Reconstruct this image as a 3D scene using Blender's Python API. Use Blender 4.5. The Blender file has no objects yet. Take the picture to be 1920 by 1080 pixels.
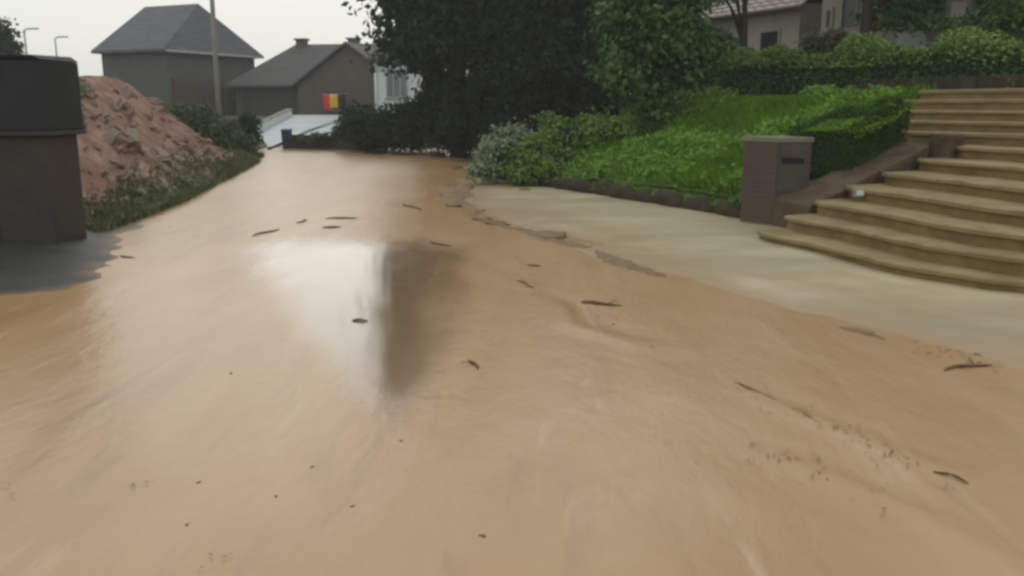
import bpy, math, random
import numpy as np
from mathutils import Vector, Matrix

random.seed(7)
rng = np.random.default_rng(11)
S = bpy.context.scene
C = S.collection

# ------------------------------------------------------------------ camera
F = 1650.0                      # focal length in pixels of a 1920 wide frame
PITCH = math.atan(340.0 / F)
CAM_H = 1.6
cd = bpy.data.cameras.new('camera')
cam = bpy.data.objects.new('camera', cd)
C.objects.link(cam)
cam.location = (0, 0, CAM_H)
cam.rotation_euler = (math.pi / 2 - PITCH, 0, 0)
cd.sensor_width = 36
cd.lens = F / 1920 * 36
cd.clip_end = 1500
S.camera = cam

# ------------------------------------------------------------------ sky and light: overcast
SUN_EL, SUN_AZ = math.radians(27), math.radians(-14)
W = bpy.data.worlds.new('World')
S.world = W
W.use_nodes = True
nt = W.node_tree
nt.nodes.clear()
out = nt.nodes.new('ShaderNodeOutputWorld')
bg = nt.nodes.new('ShaderNodeBackground')
sky = nt.nodes.new('ShaderNodeTexSky')
sky.sky_type = 'NISHITA'
sky.sun_disc = False
sky.sun_elevation = SUN_EL
sky.sun_rotation = SUN_AZ
sky.dust_density = 3.0
mixw = nt.nodes.new('ShaderNodeMix')
mixw.data_type = 'RGBA'
mixw.inputs[0].default_value = 0.965
mixw.inputs[7].default_value = (8.15, 8.3, 7.95, 1)      # even cloud deck over the sky
nt.links.new(sky.outputs[0], mixw.inputs[6])
nt.links.new(mixw.outputs[2], bg.inputs[0])
bg.inputs[1].default_value = 0.1
nt.links.new(bg.outputs[0], out.inputs[0])

sl = bpy.data.lights.new('sun', 'SUN')
sl.energy = 0.52
sl.angle = math.radians(54)
sl.color = (1.0, 0.96, 0.9)
sun = bpy.data.objects.new('sun', sl)
C.objects.link(sun)
sd = Vector((math.sin(SUN_AZ) * math.cos(SUN_EL), math.cos(SUN_AZ) * math.cos(SUN_EL), math.sin(SUN_EL)))
sun.rotation_euler = sd.to_track_quat('Z', 'Y').to_euler()

S.view_settings.view_transform = 'Standard'
S.view_settings.look = 'None'
S.view_settings.exposure = 0.1
S.view_settings.gamma = 1.0
S.view_settings.use_curve_mapping = False
S.render.engine = 'CYCLES'
S.cycles.use_denoising = True
S.cycles.max_bounces = 6
S.cycles.diffuse_bounces = 3
S.cycles.transparent_max_bounces = 8
S.cycles.volume_bounces = 1
S.cycles.filter_width = 3.0     # soft phone video picture

# ------------------------------------------------------------------ helpers
def ray(px, py):
    u, v = px - 960, py - 540
    return Vector((u, F * math.cos(PITCH) - v * math.sin(PITCH), -F * math.sin(PITCH) - v * math.cos(PITCH)))
def at_z(px, py, z=0.0):
    r = ray(px, py)
    return Vector((0, 0, CAM_H)) + r * ((z - CAM_H) / r.z)
def at_d(px, py, d):
    r = ray(px, py)
    return Vector((0, 0, CAM_H)) + r * (d / r.y)

def sstep(x, a, b):
    k = np.clip((np.asarray(x, float) - a) / (b - a), 0, 1)
    return k * k * (3 - 2 * k)
def _hash(ix, iy, seed):
    n = (ix.astype(np.int64) * 374761393 + iy.astype(np.int64) * 668265263 + seed * 974711) & 0x7fffffff
    n = ((n ^ (n >> 13)) * 1274126177) & 0x7fffffff
    return ((n ^ (n >> 16)) & 0xffff) / 65535.0
def vnoise(x, y, seed=0):
    x = np.asarray(x, float); y = np.asarray(y, float)
    ix, iy = np.floor(x), np.floor(y)
    fx, fy = x - ix, y - iy
    fx = fx * fx * (3 - 2 * fx); fy = fy * fy * (3 - 2 * fy)
    a, b = _hash(ix, iy, seed), _hash(ix + 1, iy, seed)
    c, d = _hash(ix, iy + 1, seed), _hash(ix + 1, iy + 1, seed)
    return (a + (b - a) * fx) * (1 - fy) + (c + (d - c) * fx) * fy - 0.5
def fbm(x, y, seed=0, o=4):
    r = 0; k = 1.0
    for i in range(o):
        r = r + vnoise(np.asarray(x) * 2 ** i, np.asarray(y) * 2 ** i, seed + i) * k
        k *= 0.5
    return r

# plot frame on the right: s across the road towards the garden, t along the road
E = np.array((3.3, 12.3)); NV = np.array((0.9, 0.436)); WV = np.array((-0.436, 0.9))
def st(s, t, z=0.0):
    return Vector((E[0] + NV[0] * s + WV[0] * t, E[1] + NV[1] * s + WV[1] * t, z))
def to_st(x, y):
    dx, dy = np.asarray(x, float) - E[0], np.asarray(y, float) - E[1]
    return dx * NV[0] + dy * NV[1], dx * WV[0] + dy * WV[1]

class MB:
    def __init__(self, M=None):
        self.v, self.f, self.M = [], [], M
    def add(self, verts, faces):
        o = len(self.v)
        for p in verts:
            p = Vector(p)
            self.v.append(self.M @ p if self.M is not None else p)
        self.f += [tuple(i + o for i in f) for f in faces]
        return self
    def hexa(self, p):            # 4 bottom (ccw), 4 top
        return self.add(p, [(3, 2, 1, 0), (4, 5, 6, 7), (0, 1, 5, 4), (1, 2, 6, 5), (2, 3, 7, 6), (3, 0, 4, 7)])
    def box(self, x0, x1, y0, y1, z0, z1):
        return self.hexa([(x0, y0, z0), (x1, y0, z0), (x1, y1, z0), (x0, y1, z0), (x0, y0, z1), (x1, y0, z1), (x1, y1, z1), (x0, y1, z1)])
    def prism(self, poly, up):    # extrude polygon (3d points) by vector
        n = len(poly); up = Vector(up)
        vs = [Vector(p) for p in poly] + [Vector(p) + up for p in poly]
        fs = [tuple(range(n - 1, -1, -1)), tuple(range(n, 2 * n))]
        fs += [(i, (i + 1) % n, n + (i + 1) % n, n + i) for i in range(n)]
        return self.add(vs, fs)
    def tube(self, pts, rad, seg=8):
        pts = [Vector(p) for p in pts]
        n = len(pts); vs = []
        for i, p in enumerate(pts):
            d = (pts[min(i + 1, n - 1)] - pts[max(i - 1, 0)]).normalized()
            a = d.orthogonal().normalized(); b = d.cross(a)
            for k in range(seg):
                an = 2 * math.pi * k / seg
                vs.append(p + (a * math.cos(an) + b * math.sin(an)) * rad[i])
        fs = [(i * seg + k, i * seg + (k + 1) % seg, (i + 1) * seg + (k + 1) % seg, (i + 1) * seg + k) for i in range(n - 1) for k in range(seg)]
        fs += [tuple(range(seg - 1, -1, -1)), tuple(range((n - 1) * seg, n * seg))]
        return self.add(vs, fs)
    def build(self, name, mat, parent=None, bevel=0, smooth=False):
        me = bpy.data.meshes.new(name)
        me.from_pydata([tuple(v) for v in self.v], [], self.f)
        if bevel:
            import bmesh
            bm = bmesh.new(); bm.from_mesh(me)
            bmesh.ops.remove_doubles(bm, verts=bm.verts, dist=1e-5)
            bmesh.ops.recalc_face_normals(bm, faces=bm.faces)
            bmesh.ops.bevel(bm, geom=bm.edges[:], offset=bevel, segments=2, affect='EDGES', profile=0.6)
            bm.to_mesh(me); bm.free()
        return link(name, me, mat, parent, smooth)

def link(name, me, mat, parent=None, smooth=False):
    if mat is not None and not me.materials:
        me.materials.append(mat)
    if smooth:
        me.polygons.foreach_set('use_smooth', [True] * len(me.polygons))
    o = bpy.data.objects.new(name, me)
    C.objects.link(o)
    if parent is not None:
        o.parent = parent
        w = Vector(parent.location)
        if parent.parent is not None:
            w = w + parent.parent.location
        o.location = -w
    return o
def tag(o, label=None, cat=None, group=None, kind=None):
    for k, v in (('label', label), ('category', cat), ('group', group), ('kind', kind)):
        if v:
            o[k] = v
    return o
def thing(name, label, cat, loc, group=None):
    o = bpy.data.objects.new(name, None)
    o.empty_display_size = 0.2
    C.objects.link(o)
    o.location = loc
    return tag(o, label, cat, group)
def grid_mesh(name, X, Y, Z):
    ny, nx = X.shape
    me = bpy.data.meshes.new(name)
    co = np.stack([X, Y, Z], -1).reshape(-1, 3)
    i = np.arange(ny * nx).reshape(ny, nx)
    f = np.stack([i[:-1, :-1], i[:-1, 1:], i[1:, 1:], i[1:, :-1]], -1).reshape(-1, 4)
    return np_mesh(me, co, f)
def np_mesh(me, co, f):
    me.vertices.add(len(co)); me.vertices.foreach_set('co', np.ascontiguousarray(co, dtype=np.float32).ravel())
    k = f.shape[1]
    me.loops.add(f.size); me.loops.foreach_set('vertex_index', np.ascontiguousarray(f, dtype=np.int32).ravel())
    me.polygons.add(len(f)); me.polygons.foreach_set('loop_start', np.arange(0, f.size, k, dtype=np.int32))
    me.update(calc_edges=True); me.validate()
    return me

# ------------------------------------------------------------------ materials
def new_mat(name):
    m = bpy.data.materials.new(name)
    m.use_nodes = True
    n = m.node_tree
    return m, n, n.nodes['Principled BSDF']
def surf(name, a, b, scale=4.0, rough=0.8, bump=0.3, dist=0.02, spec=0.3, stretch=(1, 1, 1), c=None, detail=6, rot=0.0):
    m, n, p = new_mat(name)
    tc = n.nodes.new('ShaderNodeTexCoord'); mp = n.nodes.new('ShaderNodeMapping')
    mp.inputs['Scale'].default_value = stretch
    mp.inputs['Rotation'].default_value = (0, 0, rot)
    no = n.nodes.new('ShaderNodeTexNoise'); no.inputs['Scale'].default_value = scale; no.inputs['Detail'].default_value = detail
    no.inputs['Roughness'].default_value = 0.62
    cr = n.nodes.new('ShaderNodeValToRGB')
    cr.color_ramp.elements[0].position = 0.3; cr.color_ramp.elements[1].position = 0.7
    cr.color_ramp.elements[0].color = (*a, 1); cr.color_ramp.elements[1].color = (*b, 1)
    if c:
        e = cr.color_ramp.elements.new(0.52); e.color = (*c, 1)
    n.links.new(tc.outputs['Object'], mp.inputs[0]); n.links.new(mp.outputs[0], no.inputs['Vector'])
    n.links.new(no.outputs['Fac'], cr.inputs[0]); n.links.new(cr.outputs[0], p.inputs['Base Color'])
    p.inputs['Roughness'].default_value = rough
    p.inputs['Specular IOR Level'].default_value = spec
    if bump:
        bp = n.nodes.new('ShaderNodeBump'); bp.inputs['Strength'].default_value = bump; bp.inputs['Distance'].default_value = dist
        n2 = n.nodes.new('ShaderNodeTexNoise'); n2.inputs['Scale'].default_value = scale * 4; n2.inputs['Detail'].default_value = 4
        n.links.new(mp.outputs[0], n2.inputs['Vector'])
        n.links.new(n2.outputs['Fac'], bp.inputs['Height']); n.links.new(bp.outputs[0], p.inputs['Normal'])
    return m
def brick_mat(name, c1, c2, mortar, sx=0.22, sy=0.065, rot=None):
    m, n, p = new_mat(name)
    tc = n.nodes.new('ShaderNodeTexCoord'); mp = n.nodes.new('ShaderNodeMapping')
    # walls stand up: lay the brick pattern out in (x+y, z)
    sep = n.nodes.new('ShaderNodeSeparateXYZ'); ad = n.nodes.new('ShaderNodeMath'); ad.operation = 'ADD'
    cb = n.nodes.new('ShaderNodeCombineXYZ')
    n.links.new(tc.outputs['Object'], sep.inputs[0]); n.links.new(sep.outputs[0], ad.inputs[0]); n.links.new(sep.outputs[1], ad.inputs[1])
    n.links.new(ad.outputs[0], cb.inputs[0]); n.links.new(sep.outputs[2], cb.inputs[1])
    bt = n.nodes.new('ShaderNodeTexBrick')
    bt.inputs['Scale'].default_value = 1.0; bt.inputs['Brick Width'].default_value = sx; bt.inputs['Row Height'].default_value = sy
    bt.inputs['Mortar Size'].default_value = 0.006
    bt.inputs['Color1'].default_value = (*c1, 1); bt.inputs['Color2'].default_value = (*c2, 1); bt.inputs['Mortar'].default_value = (*mortar, 1)
    n.links.new(cb.outputs[0], bt.inputs['Vector'])
    no = n.nodes.new('ShaderNodeTexNoise'); no.inputs['Scale'].default_value = 2.5; no.inputs['Detail'].default_value = 6
    n.links.new(tc.outputs['Object'], no.inputs['Vector'])
    mx = n.nodes.new('ShaderNodeMix'); mx.data_type = 'RGBA'; mx.blend_type = 'MULTIPLY'; mx.inputs[0].default_value = 0.7
    cr = n.nodes.new('ShaderNodeValToRGB'); cr.color_ramp.elements[0].color = (0.45, 0.45, 0.45, 1); cr.color_ramp.elements[1].color = (1.15, 1.1, 1.05, 1)
    n.links.new(no.outputs['Fac'], cr.inputs[0]); n.links.new(bt.outputs['Color'], mx.inputs[6]); n.links.new(cr.outputs[0], mx.inputs[7])
    n.links.new(mx.outputs[2], p.inputs['Base Color'])
    bp = n.nodes.new('ShaderNodeBump'); bp.inputs['Strength'].default_value = 0.5; bp.inputs['Distance'].default_value = 0.008; bp.invert = True
    n.links.new(bt.outputs['Fac'], bp.inputs['Height']); n.links.new(bp.outputs[0], p.inputs['Normal'])
    p.inputs['Roughness'].default_value = 0.75
    return m
def leaf_mat(name, cols, trans=0.25, rough=0.5, spec=0.25):
    m, n, p = new_mat(name)
    g = n.nodes.new('ShaderNodeNewGeometry')
    tc = n.nodes.new('ShaderNodeTexCoord')
    no = n.nodes.new('ShaderNodeTexNoise'); no.inputs['Scale'].default_value = 1.3; no.inputs['Detail'].default_value = 3
    n.links.new(tc.outputs['Object'], no.inputs['Vector'])
    mr = n.nodes.new('ShaderNodeMath'); mr.operation = 'MULTIPLY_ADD'; mr.inputs[1].default_value = 0.45
    sc = n.nodes.new('ShaderNodeMath'); sc.operation = 'MULTIPLY'; sc.inputs[1].default_value = 0.62
    n.links.new(no.outputs['Fac'], sc.inputs[0])
    n.links.new(g.outputs['Random Per Island'], mr.inputs[0]); n.links.new(sc.outputs[0], mr.inputs[2])
    cr = n.nodes.new('ShaderNodeValToRGB')
    el = cr.color_ramp.elements
    el[0].position = 0.15; el[0].color = (*cols[0], 1); el[1].position = 0.85; el[1].color = (*cols[-1], 1)
    for i, c in enumerate(cols[1:-1]):
        e = el.new(0.15 + 0.7 * (i + 1) / (len(cols) - 1)); e.color = (*c, 1)
    n.links.new(mr.outputs[0], cr.inputs[0]); n.links.new(cr.outputs[0], p.inputs['Base Color'])
    p.inputs['Roughness'].default_value = rough; p.inputs['Specular IOR Level'].default_value = spec
    t = n.nodes.new('ShaderNodeBsdfTranslucent'); n.links.new(cr.outputs[0], t.inputs[0])
    ms = n.nodes.new('ShaderNodeMixShader'); ms.inputs[0].default_value = trans
    n.links.new(p.outputs[0], ms.inputs[1]); n.links.new(t.outputs[0], ms.inputs[2])
    n.links.new(ms.outputs[0], n.nodes['Material Output'].inputs[0])
    return m

def silted(m, col, z0, z1, noise=0.03, scale=2.0):
    n = m.node_tree; p = n.nodes['Principled BSDF']; L = n.links.new
    src = p.inputs['Base Color'].links[0].from_socket
    g = n.nodes.new('ShaderNodeNewGeometry'); sp = n.nodes.new('ShaderNodeSeparateXYZ'); L(g.outputs['Position'], sp.inputs[0])
    no = n.nodes.new('ShaderNodeTexNoise'); no.inputs['Scale'].default_value = scale; no.inputs['Detail'].default_value = 6; L(g.outputs['Position'], no.inputs['Vector'])
    ad = n.nodes.new('ShaderNodeMath'); ad.operation = 'MULTIPLY_ADD'; ad.inputs[1].default_value = noise * 2; L(no.outputs['Fac'], ad.inputs[0]); L(sp.outputs[2], ad.inputs[2])
    mr = n.nodes.new('ShaderNodeMapRange'); mr.interpolation_type = 'SMOOTHSTEP'; mr.inputs['From Min'].default_value = z0 + noise; mr.inputs['From Max'].default_value = z1 + noise; L(ad.outputs[0], mr.inputs['Value'])
    mx = n.nodes.new('ShaderNodeMix'); mx.data_type = 'RGBA'; mx.inputs[6].default_value = (*col, 1); L(mr.outputs[0], mx.inputs[0]); L(src, mx.inputs[7])
    L(mx.outputs[2], p.inputs['Base Color'])
    return m
ROADROT = math.atan2(0.436, 0.9)
def water_mat():
    m, n, p = new_mat('muddy_water')
    L = n.links.new
    tc = n.nodes.new('ShaderNodeTexCoord')
    mp = n.nodes.new('ShaderNodeMapping'); mp.inputs['Rotation'].default_value = (0, 0, -ROADROT); mp.inputs['Scale'].default_value = (1.0, 0.28, 1)
    L(tc.outputs['Object'], mp.inputs[0])
    n1 = n.nodes.new('ShaderNodeTexNoise'); n1.inputs['Scale'].default_value = 0.9; n1.inputs['Detail'].default_value = 7; n1.inputs['Roughness'].default_value = 0.6; n1.inputs['Distortion'].default_value = 0.6
    L(mp.outputs[0], n1.inputs['Vector'])
    cr = n.nodes.new('ShaderNodeValToRGB')
    e = cr.color_ramp.elements
    e[0].position = 0.28; e[0].color = (0.32, 0.183, 0.073, 1)
    e[1].position = 0.75; e[1].color = (0.43, 0.276, 0.143, 1)
    k = e.new(0.5); k.color = (0.375, 0.226, 0.102, 1)
    L(n1.outputs['Fac'], cr.inputs[0])
    # a stretch of slack, glassy water in the middle of the road
    def mth(op, x, y):
        k = n.nodes.new('ShaderNodeMath'); k.operation = op
        for i, v in enumerate((x, y)):
            if v is None: continue
            if isinstance(v, (int, float)): k.inputs[i].default_value = v
            else: L(v, k.inputs[i])
        return k.outputs[0]
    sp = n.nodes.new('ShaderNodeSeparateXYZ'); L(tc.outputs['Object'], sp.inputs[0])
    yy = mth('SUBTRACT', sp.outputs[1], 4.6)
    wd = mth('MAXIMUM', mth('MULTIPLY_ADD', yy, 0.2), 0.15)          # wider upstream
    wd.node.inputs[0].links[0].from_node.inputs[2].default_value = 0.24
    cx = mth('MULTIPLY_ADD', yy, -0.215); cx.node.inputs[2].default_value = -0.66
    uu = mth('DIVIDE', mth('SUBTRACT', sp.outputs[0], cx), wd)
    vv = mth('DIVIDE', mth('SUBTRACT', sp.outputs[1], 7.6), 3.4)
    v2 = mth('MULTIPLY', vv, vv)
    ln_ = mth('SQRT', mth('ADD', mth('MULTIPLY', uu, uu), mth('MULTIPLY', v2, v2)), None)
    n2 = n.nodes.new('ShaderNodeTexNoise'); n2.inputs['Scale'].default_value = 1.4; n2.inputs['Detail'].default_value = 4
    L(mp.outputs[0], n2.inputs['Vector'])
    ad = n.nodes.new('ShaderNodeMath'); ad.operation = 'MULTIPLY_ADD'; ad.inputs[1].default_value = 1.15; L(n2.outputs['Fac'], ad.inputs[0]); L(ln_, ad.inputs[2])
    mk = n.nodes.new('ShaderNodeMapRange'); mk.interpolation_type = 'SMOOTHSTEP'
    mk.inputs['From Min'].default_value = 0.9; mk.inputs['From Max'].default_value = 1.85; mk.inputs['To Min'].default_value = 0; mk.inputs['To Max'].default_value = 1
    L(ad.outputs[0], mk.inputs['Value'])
    rr = n.nodes.new('ShaderNodeMapRange'); rr.inputs['To Min'].default_value = 0.095; rr.inputs['To Max'].default_value = 0.33
    L(mk.outputs[0], rr.inputs['Value']); L(rr.outputs[0], p.inputs['Roughness'])
    # silt streaks and pale scum drawn out along the current
    def streak(scale, ratio, dist, seed):
        mq = n.nodes.new('ShaderNodeMapping'); mq.inputs['Rotation'].default_value = (0, 0, -ROADROT); mq.inputs['Scale'].default_value = (1, ratio, 1); mq.inputs['Location'].default_value = (seed, seed * 2.3, 0)
        L(tc.outputs['Object'], mq.inputs[0])
        nq = n.nodes.new('ShaderNodeTexNoise'); nq.inputs['Scale'].default_value = scale; nq.inputs['Detail'].default_value = 5; nq.inputs['Roughness'].default_value = 0.65; nq.inputs['Distortion'].default_value = dist
        L(mq.outputs[0], nq.inputs['Vector']); return nq.outputs['Fac']
    def ramp(v, a, b):
        q = n.nodes.new('ShaderNodeMapRange'); q.interpolation_type = 'SMOOTHSTEP'; q.inputs['From Min'].default_value = a; q.inputs['From Max'].default_value = b; L(v, q.inputs['Value']); return q.outputs[0]
    def mixc(f, a, col):
        q = n.nodes.new('ShaderNodeMix'); q.data_type = 'RGBA'; L(f, q.inputs[0]); L(a, q.inputs[6]); q.inputs[7].default_value = (*col, 1); return q.outputs[2]
    wide = streak(0.45, 0.4, 0.5, 3.1)
    d1 = mth('MULTIPLY', ramp(streak(2.6, 0.10, 0.9, 7.7), 0.53, 0.66), ramp(wide, 0.40, 0.58))
    d2 = mth('MULTIPLY', ramp(streak(1.3, 0.14, 1.4, 17.0), 0.60, 0.72), 0.5)
    f1 = mth('MULTIPLY', ramp(streak(1.9, 0.16, 1.2, 29.0), 0.58, 0.74), 0.55)
    col = mixc(mth('MULTIPLY', d1, 0.35), cr.outputs[0], (0.19, 0.115, 0.05))
    col = mixc(d2, col, (0.27, 0.16, 0.075))
    col = mixc(f1, col, (0.5, 0.38, 0.24))
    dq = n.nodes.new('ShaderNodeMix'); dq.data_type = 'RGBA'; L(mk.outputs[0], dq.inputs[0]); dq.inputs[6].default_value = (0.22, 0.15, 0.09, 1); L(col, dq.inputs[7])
    L(dq.outputs[2], p.inputs['Base Color'])        # darker base painted into the slack patch deepens the dark tree reflection
    ir = n.nodes.new('ShaderNodeMapRange'); ir.inputs['To Min'].default_value = 1.6; ir.inputs['To Max'].default_value = 1.48
    L(mk.outputs[0], ir.inputs['Value']); L(ir.outputs[0], p.inputs['IOR'])
    # ripples
    n3 = n.nodes.new('ShaderNodeTexNoise'); n3.inputs['Scale'].default_value = 5.0; n3.inputs['Detail'].default_value = 5; n3.inputs['Distortion'].default_value = 0.4
    m3 = n.nodes.new('ShaderNodeMapping'); m3.inputs['Rotation'].default_value = (0, 0, -ROADROT); m3.inputs['Scale'].default_value = (1.0, 0.5, 1)
    L(tc.outputs['Object'], m3.inputs[0]); L(m3.outputs[0], n3.inputs['Vector'])
    bs = n.nodes.new('ShaderNodeMapRange'); bs.inputs['To Min'].default_value = 0.02; bs.inputs['To Max'].default_value = 0.4
    L(mk.outputs[0], bs.inputs['Value'])
    bp = n.nodes.new('ShaderNodeBump'); bp.inputs['Distance'].default_value = 0.02
    L(bs.outputs[0], bp.inputs['Strength']); n4 = n.nodes.new('ShaderNodeTexNoise'); n4.inputs['Scale'].default_value = 16.0; n4.inputs['Detail'].default_value = 3; L(m3.outputs[0], n4.inputs['Vector'])
    L(mth('ADD', n3.outputs['Fac'], mth('MULTIPLY', n4.outputs['Fac'], 0.3)), bp.inputs['Height']); L(bp.outputs[0], p.inputs['Normal'])
    return m

M = {}
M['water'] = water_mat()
M['ground'] = surf('garden_soil', (0.05, 0.06, 0.025), (0.09, 0.1, 0.04), 1.2, 0.95, 0.5)
M['paving'] = surf('silted_paving', (0.29, 0.25, 0.165), (0.52, 0.455, 0.305), 0.7, 0.42, 0.3, 0.01, 0.5, (0.35, 1, 1), rot=-ROADROT, c=(0.43, 0.372, 0.24))
silted(M['paving'], (0.33, 0.23, 0.125), 0.0, 0.045, 0.02)
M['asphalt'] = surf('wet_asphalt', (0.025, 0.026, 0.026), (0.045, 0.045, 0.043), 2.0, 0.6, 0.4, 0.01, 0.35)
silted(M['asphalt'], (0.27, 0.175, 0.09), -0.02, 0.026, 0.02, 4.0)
M['soil'] = surf('red_soil', (0.17, 0.1, 0.08), (0.38, 0.275, 0.215), 2.0, 0.95, 0.9, 0.06, 0.1, c=(0.27, 0.165, 0.13))
M['rubble'] = surf('rubble', (0.17, 0.1, 0.083), (0.37, 0.26, 0.21), 6.0, 0.95, 0.6, 0.03, 0.1)
M['rubble_pale'] = surf('pale_rubble', (0.22, 0.18, 0.15), (0.36, 0.3, 0.25), 6.0, 0.95, 0.6, 0.03, 0.1)
M['lawn'] = surf('lawn_soil', (0.05, 0.075, 0.02), (0.08, 0.12, 0.03), 2.0, 0.95, 0.4)
M['edging'] = surf('lawn_edge_stone', (0.03, 0.026, 0.014), (0.075, 0.058, 0.036), 3.0, 0.9, 0.8, 0.03, c=(0.05, 0.04, 0.025))
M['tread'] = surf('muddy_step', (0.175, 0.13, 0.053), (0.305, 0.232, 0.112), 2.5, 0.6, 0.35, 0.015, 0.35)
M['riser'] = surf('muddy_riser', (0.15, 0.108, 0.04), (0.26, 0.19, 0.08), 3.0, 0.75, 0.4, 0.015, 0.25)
M['cheek'] = surf('cheek_stone', (0.05, 0.038, 0.022), (0.12, 0.078, 0.048), 4.0, 0.85, 0.7, 0.03, c=(0.1, 0.068, 0.046))
M['brick'] = brick_mat('mailbox_brick', (0.098, 0.07, 0.052), (0.08, 0.06, 0.046), (0.1, 0.085, 0.068))
M['mail_plate'] = surf('mailbox_plate', (0.045, 0.046, 0.034), (0.07, 0.068, 0.05), 5.0, 0.5, 0.1, spec=0.4)
M['cap'] = surf('bluestone_cap', (0.13, 0.13, 0.1), (0.21, 0.2, 0.16), 6.0, 0.6, 0.3)
M['black'] = surf('dark_gap', (0.006, 0.006, 0.006), (0.012, 0.012, 0.012), 5.0, 0.6, 0)
M['darkbrick'] = brick_mat('dark_brick', (0.055, 0.042, 0.038), (0.042, 0.034, 0.032), (0.055, 0.048, 0.044))
M['fascia'] = surf('dark_slate', (0.02, 0.024, 0.028), (0.035, 0.039, 0.043), 1.5, 0.7, 0.3, spec=0.2)
M['slate'] = surf('slate_roof', (0.075, 0.087, 0.098), (0.125, 0.14, 0.152), 1.0, 0.75, 0.4, stretch=(1, 1, 5), spec=0.2)
M['slate2'] = surf('brown_grey_roof', (0.075, 0.072, 0.078), (0.115, 0.11, 0.115), 1.0, 0.75, 0.4, stretch=(1, 1, 5), spec=0.2)
M['render_grey'] = surf('grey_wall', (0.085, 0.09, 0.088), (0.12, 0.123, 0.118), 1.2, 0.9, 0.2)
M['garage'] = surf('brown_door', (0.075, 0.055, 0.05), (0.1, 0.075, 0.068), 2.0, 0.6, 0.1)
M['housebrick'] = brick_mat('house_brick', (0.125, 0.1, 0.09), (0.1, 0.085, 0.08), (0.14, 0.13, 0.12))
M['timber_shade'] = surf('timber_and_recess_shade', (0.045, 0.053, 0.054), (0.07, 0.077, 0.077), 2.0, 0.7, 0.2)  # gutter and frames; also the painted shade of the bungalow's front recess
M['white'] = surf('white_wall', (0.62, 0.67, 0.66), (0.72, 0.76, 0.75), 1.5, 0.8, 0.1)
M['glass'] = surf('window_glass', (0.1, 0.13, 0.14), (0.15, 0.18, 0.19), 0.8, 0.12, 0, spec=0.6)
M['darkglass'] = surf('dark_window_glass', (0.025, 0.03, 0.032), (0.045, 0.05, 0.05), 0.8, 0.2, 0, spec=0.5)
M['concrete_wet'] = surf('wet_concrete', (0.28, 0.335, 0.37), (0.38, 0.435, 0.47), 0.6, 0.5, 0.1, spec=0.4)
M['coping'] = surf('coping', (0.25, 0.22, 0.19), (0.33, 0.29, 0.26), 3.0, 0.8, 0.2)
M['bluebin'] = surf('blue_plastic', (0.02, 0.045, 0.1), (0.03, 0.06, 0.125), 3.0, 0.5, 0.05)
M['lowwall'] = brick_mat('low_wall_brick', (0.05, 0.045, 0.042), (0.036, 0.034, 0.033), (0.06, 0.06, 0.058))
M['red'] = surf('flag_red', (0.6, 0.045, 0.03), (0.75, 0.07, 0.05), 4.0, 0.8, 0.1)
M['yellow'] = surf('flag_yellow', (0.8, 0.5, 0.06), (0.9, 0.6, 0.1), 4.0, 0.8, 0.1)
M['flagblack'] = surf('flag_black', (0.012, 0.012, 0.012), (0.02, 0.02, 0.02), 4.0, 0.8, 0.1)
M['pole'] = surf('pole_concrete', (0.2, 0.2, 0.19), (0.28, 0.28, 0.265), 3.0, 0.85, 0.2)
M['metal_grey'] = surf('galvanised', (0.3, 0.31, 0.31), (0.4, 0.41, 0.41), 4.0, 0.5, 0.05, spec=0.5)
M['villa_wall'] = surf('beige_render', (0.32, 0.3, 0.25), (0.4, 0.375, 0.315), 1.5, 0.9, 0.3)
M['villa_grey'] = surf('grey_render', (0.3, 0.285, 0.26), (0.38, 0.36, 0.325), 1.5, 0.9, 0.3)
M['tile'] = surf('pale_roof_tile', (0.33, 0.27, 0.245), (0.5, 0.44, 0.41), 5.0, 0.6, 0.3)
M['tile_edge'] = surf('roof_base_gap_shade', (0.1, 0.075, 0.065), (0.15, 0.115, 0.1), 5.0, 0.8, 0.3)  # dark roof base; between the courses it paints their shadow gaps
M['pink_pier'] = surf('pinkish_pier', (0.26, 0.215, 0.2), (0.33, 0.28, 0.26), 3.0, 0.9, 0.3)
M['bark'] = surf('bark', (0.035, 0.03, 0.022), (0.075, 0.062, 0.045), 6.0, 0.95, 0.9, 0.03, stretch=(1, 1, 0.25))
M['twig'] = surf('wet_twig', (0.1, 0.065, 0.035), (0.19, 0.13, 0.075), 12.0, 0.6, 0.5)
M['silt'] = surf('silt_clod', (0.14, 0.09, 0.045), (0.25, 0.17, 0.092), 5.0, 0.7, 0.6)
M['leaf_dark'] = leaf_mat('conifer_leaves', [(0.012, 0.026, 0.018), (0.022, 0.046, 0.03), (0.045, 0.083, 0.052)], 0.15, 0.7, 0.08)
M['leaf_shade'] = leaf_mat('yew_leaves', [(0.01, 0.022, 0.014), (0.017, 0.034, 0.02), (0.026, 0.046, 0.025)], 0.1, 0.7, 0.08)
M['leaf_mid'] = leaf_mat('garden_tree_leaves', [(0.028, 0.085, 0.018), (0.06, 0.14, 0.035), (0.13, 0.22, 0.075)])
M['leaf_hedge'] = leaf_mat('hedge_leaves', [(0.022, 0.07, 0.01), (0.04, 0.11, 0.016), (0.075, 0.165, 0.03)], 0.2)
M['leaf_hedge_grey'] = leaf_mat('grey_green_hedge_leaves', [(0.02, 0.06, 0.01), (0.045, 0.105, 0.02), (0.09, 0.165, 0.045)], 0.2)
M['leaf_skylit'] = leaf_mat('skylit_hedge_top', [(0.1, 0.19, 0.035), (0.19, 0.3, 0.07), (0.28, 0.4, 0.125)], 0.35)  # paler leaves: sky light on the hedge top put into the colour
M['leaf_box'] = leaf_mat('box_leaves', [(0.012, 0.045, 0.007), (0.024, 0.07, 0.011), (0.045, 0.11, 0.02)], 0.15, 0.6, 0.12)
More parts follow.
